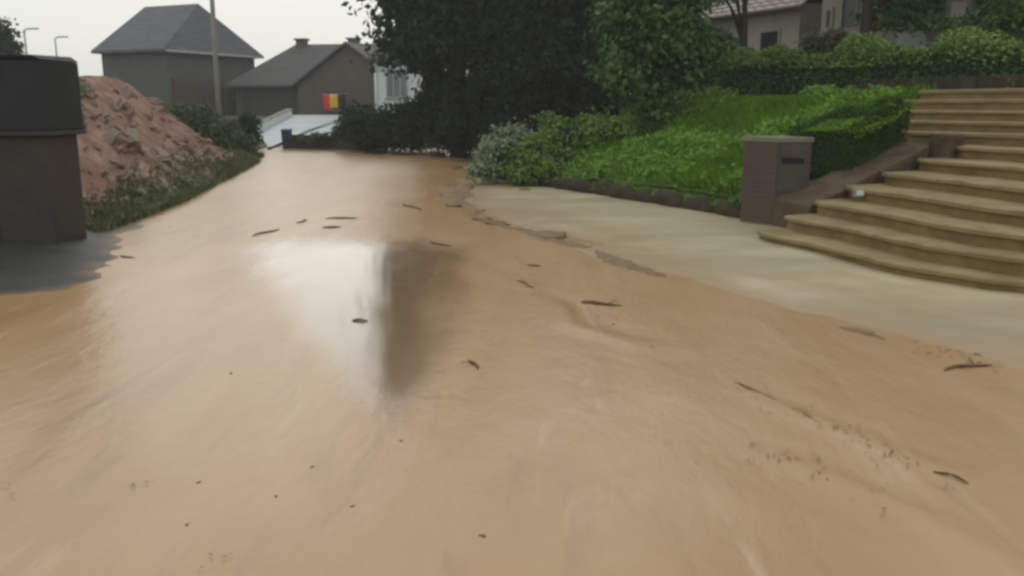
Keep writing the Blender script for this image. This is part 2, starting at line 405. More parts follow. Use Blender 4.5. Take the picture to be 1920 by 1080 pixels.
M['leaf_lush'] = leaf_mat('lush_leaves', [(0.075, 0.17, 0.015), (0.145, 0.29, 0.03), (0.25, 0.42, 0.06)], 0.35)
M['leaf_lawn'] = leaf_mat('lawn_blades', [(0.065, 0.135, 0.01), (0.135, 0.28, 0.02), (0.24, 0.41, 0.04)], 0.4)
M['leaf_bright'] = leaf_mat('bright_shrub_leaves', [(0.07, 0.16, 0.025), (0.13, 0.24, 0.045), (0.2, 0.32, 0.085)], 0.3)
M['leaf_pale'] = leaf_mat('silvery_leaves', [(0.13, 0.19, 0.1), (0.22, 0.29, 0.17), (0.34, 0.4, 0.28)], 0.25)
M['leaf_weed'] = leaf_mat('weed_leaves', [(0.06, 0.085, 0.035), (0.115, 0.14, 0.065), (0.19, 0.21, 0.115)], 0.25)
M['leaf_verge'] = leaf_mat('verge_leaves', [(0.03, 0.06, 0.022), (0.055, 0.095, 0.035), (0.085, 0.13, 0.05)], 0.25)

# ------------------------------------------------------------------ foliage builders
def leaves(name, P, N, size, mat, parent=None, aspect=0.55, spread=0.8, up=0.3, var=0.35):
    P = np.asarray(P, float); n = len(P)
    nm = np.asarray(N, float) + rng.normal(0, spread, (n, 3)); nm[:, 2] += up
    nm /= np.linalg.norm(nm, axis=1, keepdims=True) + 1e-9
    r = rng.normal(0, 1, (n, 3))
    t = np.cross(nm, r); t /= np.linalg.norm(t, axis=1, keepdims=True) + 1e-9
    b = np.cross(nm, t)
    sz = (size * (1 + rng.uniform(-var, var, n)))[:, None]
    fold = nm * sz * 0.18
    v = np.stack([P - t * sz, P + b * sz * aspect + fold, P + t * sz, P - b * sz * aspect + fold], 1).reshape(-1, 3)
    f = np.arange(4 * n).reshape(-1, 4)
    return link(name, np_mesh(bpy.data.meshes.new(name), v, f), mat, parent)
def crown_points(blobs, n, clump=0.22, per=22, shell=(0.6, 1.0)):
    """clumps of leaves spread through the outer part of several overlapping ellipsoids"""
    vol = np.array([(b[3] * b[4] * b[5]) ** (2 / 3) for b in blobs]); vol /= vol.sum()
    P, Nn = [], []
    for b, w in zip(blobs, vol):
        k = max(3, int(n * w / per))
        d = rng.normal(0, 1, (k, 3)); d /= np.linalg.norm(d, axis=1, keepdims=True)
        rr = rng.uniform(shell[0], shell[1], k)[:, None] * (1 + 0.16 * rng.normal(0, 1, k)[:, None])
        R = np.array(b[3:6])
        cc = np.array(b[:3]) + d * R * rr
        c = np.repeat(cc, per, 0)
        pp = c + rng.normal(0, clump, (len(c), 3)) * np.array((1, 1, 0.7))
        nn = np.repeat(d / R, per, 0); nn /= np.linalg.norm(nn, axis=1, keepdims=True)
        P.append(pp); Nn.append(nn)
    return np.concatenate(P), np.concatenate(Nn)
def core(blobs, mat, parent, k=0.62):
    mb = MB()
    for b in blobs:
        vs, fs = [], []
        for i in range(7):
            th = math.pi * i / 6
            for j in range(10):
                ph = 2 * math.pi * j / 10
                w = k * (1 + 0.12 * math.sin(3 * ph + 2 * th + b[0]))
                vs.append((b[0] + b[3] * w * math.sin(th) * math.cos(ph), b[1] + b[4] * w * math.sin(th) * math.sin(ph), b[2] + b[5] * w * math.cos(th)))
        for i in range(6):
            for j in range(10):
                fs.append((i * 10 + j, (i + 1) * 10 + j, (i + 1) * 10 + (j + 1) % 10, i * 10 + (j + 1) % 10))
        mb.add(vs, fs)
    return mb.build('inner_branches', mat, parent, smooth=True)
def tree(name, label, base, blobs, n, leaf, mat, trunk_r, top, clump=0.25, group=None, lean=(0, 0), per=22, shell=(0.55, 1.0), inner=None, up=0.3):
    t = thing(name, label, 'tree', base, group)
    b = Vector(base); mb = MB()
    topv = Vector((b.x + lean[0], b.y + lean[1], top))
    pts = [b - Vector((0, 0, 0.15))] + [b.lerp(topv, k) + Vector((random.uniform(-.05, .05), random.uniform(-.05, .05), 0)) * (k * 2) for k in (0.12, 0.35, 0.6, 0.82, 1.0)]
    mb.tube(pts, [trunk_r * q for q in (1.35, 1.1, 0.92, 0.7, 0.45, 0.15)], 9)
    mb.build('trunk', M['bark'], t, smooth=True)
    lm = MB()
    for bl in blobs:
        for q in range(2):
            p0 = b.lerp(topv, random.uniform(0.3, 0.75))
            p2 = Vector(bl[:3]) + Vector((random.uniform(-.4, .4) * bl[3], random.uniform(-.4, .4) * bl[4], random.uniform(-.2, .5) * bl[5]))
            p1 = p0.lerp(p2, 0.5) + Vector((0, 0, 0.15 * (p2 - p0).length))
            lm.tube([p0, p1, p2], [trunk_r * 0.38, trunk_r * 0.24, trunk_r * 0.08], 6)
    tag(lm.build('limbs', M['bark'], t, smooth=True), kind='stuff')
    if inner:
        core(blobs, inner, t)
    P, N = crown_points(blobs, n, clump, per, shell)
    leaves('crown', P, N, leaf, mat, t, up=up)
    return t
def shrub(name, label, cat, base, blobs, n, leaf, mat, clump=0.12, group=None, per=16, inner=None, shell=(0.7, 1.0), stems=5):
    t = thing(name, label, cat, base, group)
    b = Vector(base); mb = MB()
    for k in range(stems):
        bl = random.choice(blobs)
        e = Vector(bl[:3]) + Vector((random.uniform(-.3, .3) * bl[3], random.uniform(-.3, .3) * bl[4], .3 * bl[5]))
        s0 = b + Vector((random.uniform(-.1, .1), random.uniform(-.1, .1), -.08))
        mb.tube([s0, s0.lerp(e, .5) + Vector((0, 0, .08)), e], [.03, .02, .008], 5)
    tag(mb.build('stems', M['bark'], t, smooth=True), kind='stuff')
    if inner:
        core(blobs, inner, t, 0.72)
    P, N = crown_points(blobs, n, clump, per, shell)
    leaves('foliage', P, N, leaf, mat, t)
    return t
def blades(name, P, h, w, mat, parent=None, lean=0.5):
    P = np.asarray(P, float); n = len(P)
    a = rng.uniform(0, 2 * np.pi, n)
    hh = h * rng.uniform(0.5, 1.3, n); ww = w * rng.uniform(0.7, 1.3, n)
    side = np.stack([np.cos(a), np.sin(a), np.zeros(n)], 1) * ww[:, None]
    la = rng.uniform(0, 2 * np.pi, n); ll = rng.uniform(0.1, 1, n) * lean
    off = np.stack([np.cos(la) * ll * hh, np.sin(la) * ll * hh, hh * (1 - 0.35 * ll)], 1)
    mid = P + off * 0.55 + np.array((0, 0, 1.0)) * (hh * 0.1)[:, None]
    v = np.stack([P - side, P + side, mid + side * 0.7, P + off, mid - side * 0.7], 1).reshape(-1, 3)
    f = np.arange(5 * n).reshape(-1, 5)
    return link(name, np_mesh(bpy.data.meshes.new(name), v, f), mat, parent)

# ================================================================== SETTING
def ground_z(x, y):
    s, t = to_st(x, y)
    far = -0.15 + 1.15 * sstep(y, 35.0, 50.0)
    fade = 1 - sstep(t, 9.0, 13.0) * (1 - sstep(s, 6.0, 8.5))
    right = (np.clip(s, 0, 4.5) / 4.5 * 1.5 + 0.4 * sstep(s, 4.5, 8.0)) * fade
    right = np.where(((t < -0.2) | ((t < 1.0) & (s > 2.2))) & (s < 4.6), np.clip(s, 0, 5) * 0.27 - 0.12, right)
    right = np.where(s > 0.15, right, -0.2)
    left = -0.15 + 0.35 * sstep(-x, 7.6 + 0.16 * np.clip(y - 26, 0, 10), 10.5) * sstep(y, 22, 27)
    return np.maximum(np.maximum(far, right), left)
xs = np.concatenate([[-250, -160, -100, -60, -40], np.arange(-30, 28, 0.5), [30, 40, 60, 100, 160, 250]])
ys = np.concatenate([[-250, -120, -50, -20], np.arange(-10, 70, 0.5), [72, 80, 100, 150, 250]])
X, Y = np.meshgrid(xs, ys)
Z = ground_z(X, Y) + 0.05 * fbm(X * .4, Y * .4, 3) * (ground_z(X, Y) > 0.1)
tag(link('ground', grid_mesh('ground', X, Y, Z), M['ground'], smooth=True), kind='structure')

# kerb line: s of the pavement's road edge along t
def kerb_s(t):
    return np.interp(t, [-30, -8, -6, -4.5, -2.5, 1, 4.2, 7, 9], [-2.6, -2.9, -3.2, -3.45, -3.5, -3.05, -2.45, -1.7, -0.9])
tt = np.arange(-16, 8.8, 0.08); aa = np.linspace(0, 1, 60)
T, A = np.meshgrid(tt, aa, indexing='ij')
K = kerb_s(T); SS = K - 0.5 + (0.35 - K + 0.5) * A
Xp = E[0] + NV[0] * SS + WV[0] * T; Yp = E[1] + NV[1] * SS + WV[1] * T
Zp = 0.024 * (SS - K) - 0.0 + 0.02 * fbm(T * .55, SS * 1.4, 21) + 0.007 * fbm(Xp * 3, Yp * 3, 5, 3)
Zp = np.where(SS < K, (SS - K) * 0.25 + Zp, Zp)
tag(link('pavement', grid_mesh('pavement', Xp, Yp, Zp), M['paving'], smooth=True), kind='structure')

# flood water on the road: real ripples, and wakes where the current runs over hidden kerbs and ruts
xw = np.concatenate([np.arange(-20, -5.6, 0.3), np.arange(-5.6, 5.6, 0.07), np.arange(5.6, 9, 0.3)])
yl = [-6.0]
while yl[-1] < 37.5:
    yl.append(yl[-1] + (0.3 if yl[-1] < 1.5 else 0.018 * yl[-1] + 0.015))
X, Y = np.meshgrid(xw, np.array(yl))
s_, t_ = to_st(X, Y)
Z = 0.007 * fbm(s_ * 1.1, t_ * .35, 31) + 0.0045 * fbm(s_ * 3.2, t_ * 1.3, 41, 3)
calm = np.exp(-(((X + 1.5) / 1.3) ** 2 + ((Y - 7.6) / 3.4) ** 2) ** 2)
Z *= 1 - 0.85 * calm
def wake(pxs, amp, w, seed):
    global Z
    p = [at_z(a, b) for a, b in pxs]
    best = np.full(X.shape, 9e9); along = np.zeros(X.shape); acc = 0; sgn = np.zeros(X.shape)
    tot = sum((p[i + 1] - p[i]).length for i in range(len(p) - 1))
    for i in range(len(p) - 1):
        d = p[i + 1] - p[i]; L2 = d.x ** 2 + d.y ** 2
        k = np.clip(((X - p[i].x) * d.x + (Y - p[i].y) * d.y) / L2, 0, 1)
        qx, qy = X - p[i].x - k * d.x, Y - p[i].y - k * d.y
        dd = np.hypot(qx, qy); m = dd < best
        best[m] = dd[m]; along[m] = (acc + k * math.sqrt(L2))[m]
        sgn[m] = np.sign(d.x * qy - d.y * qx)[m]; acc += math.sqrt(L2)
    d = best * sgn + 0.10 * vnoise(along * 1.6, best * 0, seed) * 2
    mod = (0.55 + 0.9 * vnoise(along * 1.1, best * 0, seed + 5)) * sstep(along, 0, 0.15 * tot) * (1 - sstep(along, 0.8 * tot, tot))
    Z += amp * mod * (np.exp(-(d / w) ** 2) - 0.55 * np.exp(-((d - 1.6 * w) / (1.3 * w)) ** 2))
wake([(1350, 703), (1440, 745), (1530, 785), (1660, 855), (1820, 905)], 0.045, 0.055, 1)
wake([(1400, 825), (1480, 870), (1600, 930), (1720, 975), (1860, 1070)], 0.034, 0.07, 2)
wake([(990, 545), (1080, 610), (1160, 640), (1250, 662)], 0.03, 0.09, 3)
wake([(860, 480), (820, 535), (730, 540)], 0.012, 0.06, 4)
wake([(720, 445), (800, 480), (900, 500), (1010, 560)], 0.018, 0.1, 5)
wake([(1480, 960), (1560, 1010), (1640, 1040)], 0.012, 0.05, 6)
wake([(20, 1070), (60, 960), (110, 830), (150, 720)], 0.016, 0.08, 7)
wake([(450, 560), (380, 620), (200, 640)], 0.008, 0.08, 8)
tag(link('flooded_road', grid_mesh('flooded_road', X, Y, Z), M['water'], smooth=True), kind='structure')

# dark wet driveway apron on the left, just clear of the water
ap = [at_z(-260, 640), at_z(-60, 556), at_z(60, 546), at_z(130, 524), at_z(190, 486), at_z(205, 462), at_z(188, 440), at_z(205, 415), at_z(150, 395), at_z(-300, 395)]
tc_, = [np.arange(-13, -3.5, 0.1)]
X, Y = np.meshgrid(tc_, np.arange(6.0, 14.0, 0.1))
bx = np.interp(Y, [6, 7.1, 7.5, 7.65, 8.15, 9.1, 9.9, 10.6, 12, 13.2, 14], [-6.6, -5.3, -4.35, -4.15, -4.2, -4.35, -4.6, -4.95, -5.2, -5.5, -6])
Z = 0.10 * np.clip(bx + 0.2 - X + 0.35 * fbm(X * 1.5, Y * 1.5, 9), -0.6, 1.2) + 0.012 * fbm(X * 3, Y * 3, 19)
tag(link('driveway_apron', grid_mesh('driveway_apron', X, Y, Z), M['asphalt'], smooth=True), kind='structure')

# lawn bank
ts = np.arange(-0.5, 9.2, 0.12); ss = np.arange(0.0, 4.95, 0.12)
T, SS = np.meshgrid(ts, ss)
def lawn_z(s, t):
    e = sstep(t, 9.2, 7.0) if False else 1 - sstep(t, 7.3, 9.2)
    return (0.34 + 0.325 * np.clip(s, 0, 4.4)) * (0.15 + 0.85 * e) + 0.10 * fbm(s * .9, t * .7, 13) - 0.8 * ((np.asarray(s) > 2.45) & (np.asarray(t) < 0.85))
X = E[0] + NV[0] * SS + WV[0] * T; Y = E[1] + NV[1] * SS + WV[1] * T
tag(link('lawn', grid_mesh('lawn', X, Y, lawn_z(SS, T)), M['lawn'], smooth=True), kind='structure')
n = 52000
a, b = rng.uniform(0.05, 4.7, n), rng.uniform(-0.4, 8.8, n)
keep = (vnoise(a * 1.7, b * 1.7, 77) > -0.42) & ~((a > 2.4) & (b < 0.9))
a, b = a[keep], b[keep]
P = np.stack([E[0] + NV[0] * a + WV[0] * b, E[1] + NV[1] * a + WV[1] * b, lawn_z(a, b) - 0.015], 1)
hh = 0.17 + 0.14 * np.clip(vnoise(a * 1.1, b * 1.1, 5) * 2, -0.6, 1)
g = blades('lawn_grass', P, hh, 0.011, M['leaf_lawn'], None, 0.9)
tag(g, 'long bright green grass covering the sloping lawn bank', 'grass', kind='stuff')
n = 900
a, b = rng.uniform(0.1, 4.5, n), rng.uniform(-0.2, 9.0, n)
kp = (vnoise(a * .9, b * .7, 177) > 0.0) & ~((a > 2.3) & (b < 1.0))
a, b = np.repeat(a[kp], 34), np.repeat(b[kp], 34)
a = a + rng.normal(0, .11, len(a)); b = b + rng.normal(0, .11, len(a))
P = np.stack([E[0] + NV[0] * a + WV[0] * b, E[1] + NV[1] * a + WV[1] * b, lawn_z(np.clip(a, 0, 4.6), b) + rng.uniform(0.02, .26, len(a))], 1)
g = leaves('ground_cover', P, np.tile((-.3, -.3, .8), (len(P), 1)), .042, M['leaf_lush'])
tag(g, 'lush leafy ground cover growing through the long grass of the bank', 'ground cover', kind='stuff')
# weeds tumbling over the front edge of the lawn
n = 8000
b = rng.uniform(-0.3, 7.6, n); a = np.abs(rng.normal(0, 0.35, n)) - 0.1
hump = np.clip(0.5 + 2 * vnoise(b * 1.6, b * 0, 61), 0, 1)
P = np.stack([E[0] + NV[0] * a + WV[0] * b, E[1] + NV[1] * a + WV[1] * b, lawn_z(np.clip(a, 0, 9), b) + rng.uniform(-0.12, 0.16, n) * hump - 0.05 + np.minimum(a, 0) * 0.9], 1)
g = leaves('edge_weeds', P, np.tile((-0.6, -0.5, 0.6), (n, 1)), 0.035, M['leaf_bright'])
tag(g, 'low leafy weeds hanging over the dark lawn edge', 'weeds', kind='stuff')

# ================================================================== THINGS
# --- stone edge under the lawn: a row of rough stones
edge = thing('lawn_edging', 'dark low stone edging along the foot of the green lawn', 'edging', st(0, 3.5, 0))
def lump_mesh(name, mat, seed, sx, sy, sz, rough=0.18, smooth=True):
    r = random.Random(seed); import bmesh
    bm = bmesh.new(); bmesh.ops.create_icosphere(bm, subdivisions=2, radius=1.0)
    off = [Vector((r.uniform(-9, 9), r.uniform(-9, 9), r.uniform(-9, 9))) for _ in range(2)]
    from mathutils import noise
    for v in bm.verts:
        k = 1 + rough * noise.noise(v.co * 1.4 + off[0]) * 2 + rough * .6 * noise.noise(v.co * 3.1 + off[1])
        c = v.co * k
        c = Vector([math.copysign(abs(q) ** 0.75, q) for q in c])
        v.co = Vector((c.x * sx, c.y * sy, c.z * sz))
    me = bpy.data.meshes.new(name); bm.to_mesh(me); bm.free()
    me.materials.append(mat)
    me.polygons.foreach_set('use_smooth', [smooth] * len(me.polygons))
    return me
mb = MB(); vs = []; tq = np.arange(-0.45, 8.3, 0.15)
for q_ in tq:
    vs += [st(0.03 + .03 * math.sin(5 * q_), q_, -.1), st(0.0 + .03 * math.sin(7 * q_), q_, float(lawn_z(0.0, q_)) * .6), st(0.06, q_, float(lawn_z(0.06, q_)) - .05), st(0.3, q_, float(lawn_z(0.3, q_)) - .03)]
mb.add(vs, [(4 * i + j, 4 * i + j + 1, 4 * i + j + 5, 4 * i + j + 4) for i in range(len(tq) - 1) for j in range(3)])
mb.build('earth_face', M['edging'], edge, smooth=True)
ems = [lump_mesh('edging_stone', M['edging'], i, 0.36 + .03 * i, 0.12, 0.15, .12) for i in range(4)]
t = -0.25; i = 0
while t < 7.9:
    me = ems[i % 4]
    p = st(-0.02 + random.uniform(-.03, .03), t, 0.14 + random.uniform(-.03, .03)) - edge.location
    o = bpy.data.objects.new('edging_stone', me); C.objects.link(o); o.parent = edge; o.location = p
    o.rotation_euler = (random.uniform(-.1, .1), random.uniform(-.1, .1), ROADROT + math.pi / 2 + random.uniform(-.15, .15))
    o.scale = (1, 1, random.uniform(.85, 1.2))
    t += random.uniform(0.6, 0.72); i += 1

# --- garden stairs
stairs = thing('garden_stairs', 'wide brown muddy garden stairs with bowed lower steps climbing beside the hedge', 'stairs', st(-0.5, -3.2, 0))
RISE = 0.155
SL = [-1.25, -0.80, -0.32, 0.22, 0.85, 1.50, 2.15]
SR = [-1.28, -0.97, -0.62, -0.12, 0.52, 1.22, 2.02]
def step_curve(k):
    pts = []
    if k < 7:
        tl = -1.50 + 0.02 * k
        for q in np.linspace(0, 1, 26):
            t = tl + (-8.2 - tl) * q
            s = np.interp(t, [-8.2, -4.7, tl], [SR[k] + 0.9, SR[k], SL[k]]) - 0.22 * math.exp(-((t + 3.9) / 0.9) ** 2)
            cr = math.exp(-((t - tl) / 0.16) ** 2) * 0.12          # rounded left nose
            pts.append((s + cr, t))
    else:
        s0 = 2.72 + 0.36 * (k - 7)
        for q in np.linspace(0, 1, 12):
            pts.append((s0 + 0.02 * math.sin(q * 6 + k), 0.78 - 9.6 * q))
    return pts
curves = [step_curve(k) for k in range(12)]
for k in range(12):
    z1 = RISE * (k + 1); z0 = z1 - RISE - 0.06 if k else -0.1
    fr = curves[k]
    # the tread slab reaches under the step above it
    back = 1.15
    mb = MB(); vs = []; nn = len(fr)
    for (s, t) in fr:                       # riser body
        jz = 0.008 * math.sin(9 * t + k)
        vs += [st(s + 0.035, t, z0), st(s + 0.035, t, z1 - 0.045 + jz), st(s + back, t, z0), st(s + back, t, z1 - 0.045)]
    fs = []
    for i in range(nn - 1):
        a, b = 4 * i, 4 * (i + 1)
        fs += [(a, a + 1, b + 1, b), (a + 1, a + 3, b + 3, b + 1), (a + 3, a + 2, b + 2, b + 3)]
    fs += [(0, 2, 3, 1), (4 * nn - 4, 4 * nn - 3, 4 * nn - 1, 4 * nn - 2)]
    mb.add(vs, fs)
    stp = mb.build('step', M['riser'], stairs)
    mb = MB(); vs = []
    for (s, t) in fr:
        jz = 0.006 * math.sin(7 * t + 2 * k) + 0.004 * math.sin(23 * t + k)
        js = 0.008 * math.sin(11 * t + 3 * k) + 0.005 * math.sin(31 * t)
        vs += [st(s + js, t + 0.012, z1 - 0.05), st(s + js, t + 0.012, z1 - 0.012 + jz), st(s + 0.02 + js, t + 0.012, z1 + jz), st(s + back + (0.9 if k == 11 else -0.02), t + 0.012, z1 + jz * .5), st(s + back - 0.02, t + 0.012, z1 - 0.04)]
    fs = []
    for i in range(nn - 1):
        a, b = 5 * i, 5 * (i + 1)
        fs += [(a + j, a + j + 1, b + j + 1, b + j) for j in range(4)]
    fs += [(0, 4, 3, 2, 1), tuple(5 * (nn - 1) + j for j in range(5))]
    mb.add(vs, fs)
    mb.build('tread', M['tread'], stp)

# sloping cheek wall between the hedge and the step ends
ck = thing('stair_cheek_wall', 'low sloping reddish brown stone wall along the left step ends', 'wall', st(0.4, -1.2, 0))
for i in range(7):
    s0 = -0.25 + i * 0.31; s1 = s0 + 0.305
    z = 0.42 + (s0 + 0.25) * 0.325
    w0 = -0.8 + random.uniform(-.03, .03); w1 = -1.44 + 0.02 * i + random.uniform(-.04, .02)
    p = [st(s0, w1, -.1), st(s1, w1, -.1), st(s1, w0, -.1), st(s0, w0, -.1)]
    mb = MB().hexa(p + [st(s0, w1, z - .03), st(s1, w1, z + .08), st(s1, w0, z + .11), st(s0, w0, z + .01)])
    mb.build('stone_block', M['cheek'], ck, bevel=0.025)
blk = thing('edge_block', 'small dark stone block at the inner corner of the steps', 'stone', st(2.25, -1.32, 0.9))
MB().hexa([st(2.05, -1.52, .7), st(2.40, -1.52, .7), st(2.40, -1.15, .7), st(2.05, -1.15, .7), st(2.07, -1.5, 1.24), st(2.38, -1.5, 1.24), st(2.38, -1.17, 1.25), st(2.07, -1.17, 1.25)]).build('block', M['cheek'], blk, bevel=0.03)
lp = at_d(1610, 358, 10.75)
lt = thing('step_light', 'small whitish light on the cheek wall beside the fourth step', 'light', (lp.x, lp.y, lp.z - 0.06))
MB().box(lp.x - .06, lp.x + .06, lp.y - .05, lp.y + .05, lp.z - .08, lp.z + .03).build('housing', M['pole'], lt, bevel=0.02)
MB().box(lp.x - .045, lp.x + .045, lp.y - .057, lp.y - .048, lp.z - .05, lp.z + .01).build('diffuser', M['white'], lt)

# --- mailbox pillar
mbp = st(0.25, -0.75, 0)
box_t = thing('mailbox_pillar', 'brown brick letterbox pillar with grey cap and dark slot beside the stairs', 'mailbox', mbp)
c0 = at_z(1447, 432); c0.z = 0
ang = math.radians(-14)
MT = Matrix.Translation(c0) @ Matrix.Rotation(ang, 4, 'Z')
# local: corner at origin, front face along +x (with the slot), left face along +y
lx, ly = 0.50, 0.62
MT = Matrix.Translation(c0) @ Matrix.Rotation(math.radians(8), 4, 'Z')
lf = Vector((-0.32, 0.42, 0))             # left face runs back-left
fx = Vector((0.46, 0.02, 0))
q = [c0, c0 + fx, c0 + fx + lf, c0 + lf]
MB().hexa([Vector((p.x, p.y, -.1)) for p in q] + [Vector((p.x, p.y, 1.14)) for p in q]).build('pillar', M['brick'], box_t, bevel=0.012)
cen = c0 + fx * .5 + lf * .5
qc = [cen + (p - cen) * 1.07 for p in q]
MB().hexa([Vector((p.x, p.y, 1.142)) for p in qc] + [Vector((p.x, p.y, 1.215)) for p in qc]).build('cap', M['cap'], box_t, bevel=0.015)
fn = Vector((fx.y, -fx.x, 0)).normalized()
def on_front(a0, a1, z0, z1, d0, d1):
    p = [c0 + fx * a0 + fn * d1, c0 + fx * a1 + fn * d1, c0 + fx * a1 + fn * d0, c0 + fx * a0 + fn * d0]
    return MB().hexa([Vector((v.x, v.y, z0)) for v in p] + [Vector((v.x, v.y, z1)) for v in p])
pl = on_front(0.06, 0.92, 0.5, 1.08, -0.02, 0.012).build('letterbox_door', M['mail_plate'], box_t, bevel=0.004)
on_front(0.16, 0.80, 0.87, 0.94, -0.02, 0.017).build('letter_slot', M['black'], pl)
on_front(0.14, 0.82, 0.945, 0.97, -0.01, 0.045).build('slot_flap', M['mail_plate'], pl)

# --- box hedge beside the stairs
def hedge(name, label, path, width, z0, z1, n, leaf, mat, jitter=0.05, group=None, inner=None, top_round=0.0, lit_leaves=0, gh=.3, gmat=None):
    """path: list of (s,t); z0,z1 lists of bottom and top heights along it"""
    t = thing(name, label, 'hedge', st(*path[len(path) // 2], z0[len(path) // 2]), group)
    pp = [np.array(st(*p))[:2] for p in path]
    cum = np.concatenate([[0], np.cumsum([np.linalg.norm(pp[i + 1] - pp[i]) for i in range(len(pp) - 1)])])
    L = cum[-1]
    def frame(u):
        x = np.interp(u, cum, [p[0] for p in pp]); y = np.interp(u, cum, [p[1] for p in pp])
        d = pp[-1] - pp[0]; d = d / np.linalg.norm(d)
        return x, y, d
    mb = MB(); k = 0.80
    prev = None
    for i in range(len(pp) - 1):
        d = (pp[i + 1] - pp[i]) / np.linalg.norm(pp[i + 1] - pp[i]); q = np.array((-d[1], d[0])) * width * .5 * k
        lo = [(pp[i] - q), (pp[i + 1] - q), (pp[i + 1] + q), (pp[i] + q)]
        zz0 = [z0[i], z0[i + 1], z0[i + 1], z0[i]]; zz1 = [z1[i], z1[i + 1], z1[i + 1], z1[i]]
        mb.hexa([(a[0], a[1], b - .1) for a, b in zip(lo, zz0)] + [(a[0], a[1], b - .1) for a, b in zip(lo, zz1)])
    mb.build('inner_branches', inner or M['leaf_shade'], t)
    hm = np.mean(z1) - np.mean(z0)
    A = [L * hm, L * hm, L * width * 1.2, width * hm, width * hm]
    A = np.array(A) / sum(A)
    P, N = [], []
    x0, y0, d = frame(0); q = np.array((-d[1], d[0]))
    for side, w in enumerate(A):
        m = int(n * w); u = rng.uniform(0, L, m); v = rng.uniform(0, 1, m)
        if side in (0, 1):
            sg = -1 if side == 0 else 1
            x, y, _ = frame(u); zb, zt = np.interp(u, cum, z0), np.interp(u, cum, z1)
            bulge = 1 + 0.35 * vnoise(u * 2.2, v * 2.2, 3 + side)
            z = zb + (zt - zb) * v
            off = sg * width * .5 * bulge * (1 - top_round * v ** 3)
            P.append(np.stack([x + q[0] * off, y + q[1] * off, z], 1)); N.append(np.tile((q[0] * sg, q[1] * sg, 0.15), (m, 1)))
        elif side == 2:
            off = (v - .5) * width
            x, y, _ = frame(u); zt = np.interp(u, cum, z1) + 0.16 * vnoise(u * 1.7, off * 2, 8) + 0.08 * vnoise(u * 5, off * 5, 9) - top_round * .3 * (2 * (v - .5)) ** 2
            P.append(np.stack([x + q[0] * off, y + q[1] * off, zt], 1)); N.append(np.tile((0, 0, 1), (m, 1)))
        else:
            e = 0 if side == 3 else L
            x, y, _ = frame(e); off = (rng.uniform(0, 1, m) - .5) * width
            zb, zt = np.interp(e, cum, z0), np.interp(e, cum, z1)
            sg = -1 if side == 3 else 1
            P.append(np.stack([x + q[0] * off + 0 * v, y + q[1] * off, zb + (zt - zb) * v], 1)); N.append(np.tile((d[0] * sg, d[1] * sg, .1), (m, 1)))
    P = np.concatenate(P); N = np.concatenate(N)
    P += rng.normal(0, jitter, P.shape)
    leaves('foliage', P, N, leaf, mat, t, spread=0.45, up=0.1)
    if lit_leaves:
        m = int(lit_leaves * L * width); u = rng.uniform(0, L, m); off = np.clip(rng.normal(0, .3, m), -.62, .62) * width
        x, y, _ = frame(u)
        hgt = np.clip(.5 + 1.5 * fbm(u * 1.3, off * 1.5, 14), 0.05, 1.2)
        z = np.interp(u, cum, z1) + .03 + rng.uniform(0, 1, m) * gh * hgt - .5 * gh * (off / width * 2) ** 2
        P = np.stack([x + q[0] * off, y + q[1] * off, z], 1)
        leaves('skylit_top', P, np.tile((0, -.2, 1), (m, 1)), leaf, gmat, t, spread=.7, up=.4)  # lighter top layer paints in the sky light on the hedge
    return t
hedge('box_hedge', 'clipped dark green hedge rising between the letterbox pillar and the stairs', [(0.75, -0.46), (1.5, -0.42), (1.95, -0.36)], 0.98, [0.25, 0.5, 0.7], [1.24, 1.48, 1.68], 20000, 0.019, M['leaf_box'], 0.022, lit_leaves=7500, gh=.13, gmat=M['leaf_lawn'])  # bright lawn colour on the top leaves stands in for sky light

# --- retaining wall and long hedge above the stairs
rw = thing('retaining_wall', 'dark brown retaining wall at the head of the stairs under the long hedge', 'wall', st(5.2, -2, 1.7))
for i in range(12):
    t0 = 3.2 - i * 0.9
    MB().hexa([st(5.15, t0 - .885, 1.5), st(5.4, t0 - .885, 1.5), st(5.4, t0, 1.5), st(5.15, t0, 1.5), st(5.15, t0 - .885, 2.1), st(5.4, t0 - .885, 2.1), st(5.4, t0, 2.1), st(5.15, t0, 2.1)]).build('wall_block', M['edging'], rw, bevel=0.02)
hedge('garden_hedge', 'long loose grey green hedge along the top of lawn and stairs', [(5.5, 10.5), (5.55, 7), (5.6, 4), (5.75, 1), (5.8, -3), (5.9, -8)], 1.0, [1.5, 1.6, 1.6, 1.75, 2.0, 2.0], [2.68, 2.66, 2.6, 2.52, 2.52, 2.52], 30000, 0.04, M['leaf_hedge_grey'], 0.07, top_round=0.5, lit_leaves=1700, gh=.34, gmat=M['leaf_skylit'])

# --- shrubs at the far end of the lawn
def blob(px, py, d, rx, rz, ry=None):
    c = at_d(px, py, d)
    return (c.x, c.y, c.z, rx, ry or rx, rz)
b = at_z(930, 335); 
shrub('silver_shrub', 'pale silvery shrub at the far left tip of the lawn', 'shrub', (b.x, b.y, 0.0),
      [blob(925, 300, 18.6, .38, .42), blob(955, 272, 18.9, .45, .42), blob(905, 318, 18.4, .25, .22)], 3200, 0.05, M['leaf_pale'], .08, inner=M['leaf_shade'])
b = at_z(1010, 345)
shrub('loose_shrub', 'light green loose shrub between silvery shrub and lawn', 'shrub', (b.x, b.y, 0.1),
      [blob(1010, 295, 18.3, .55, .42), blob(1040, 262, 18.8, .55, .3), blob(985, 322, 17.9, .4, .25), blob(1085, 258, 18.6, .6, .34), blob(1060, 310, 17.6, .5, .3), blob(1130, 245, 18.2, .5, .28), blob(1030, 232, 19.0, .2, .2)], 9000, 0.05, M['leaf_bright'], .09, inner=M['leaf_shade'])

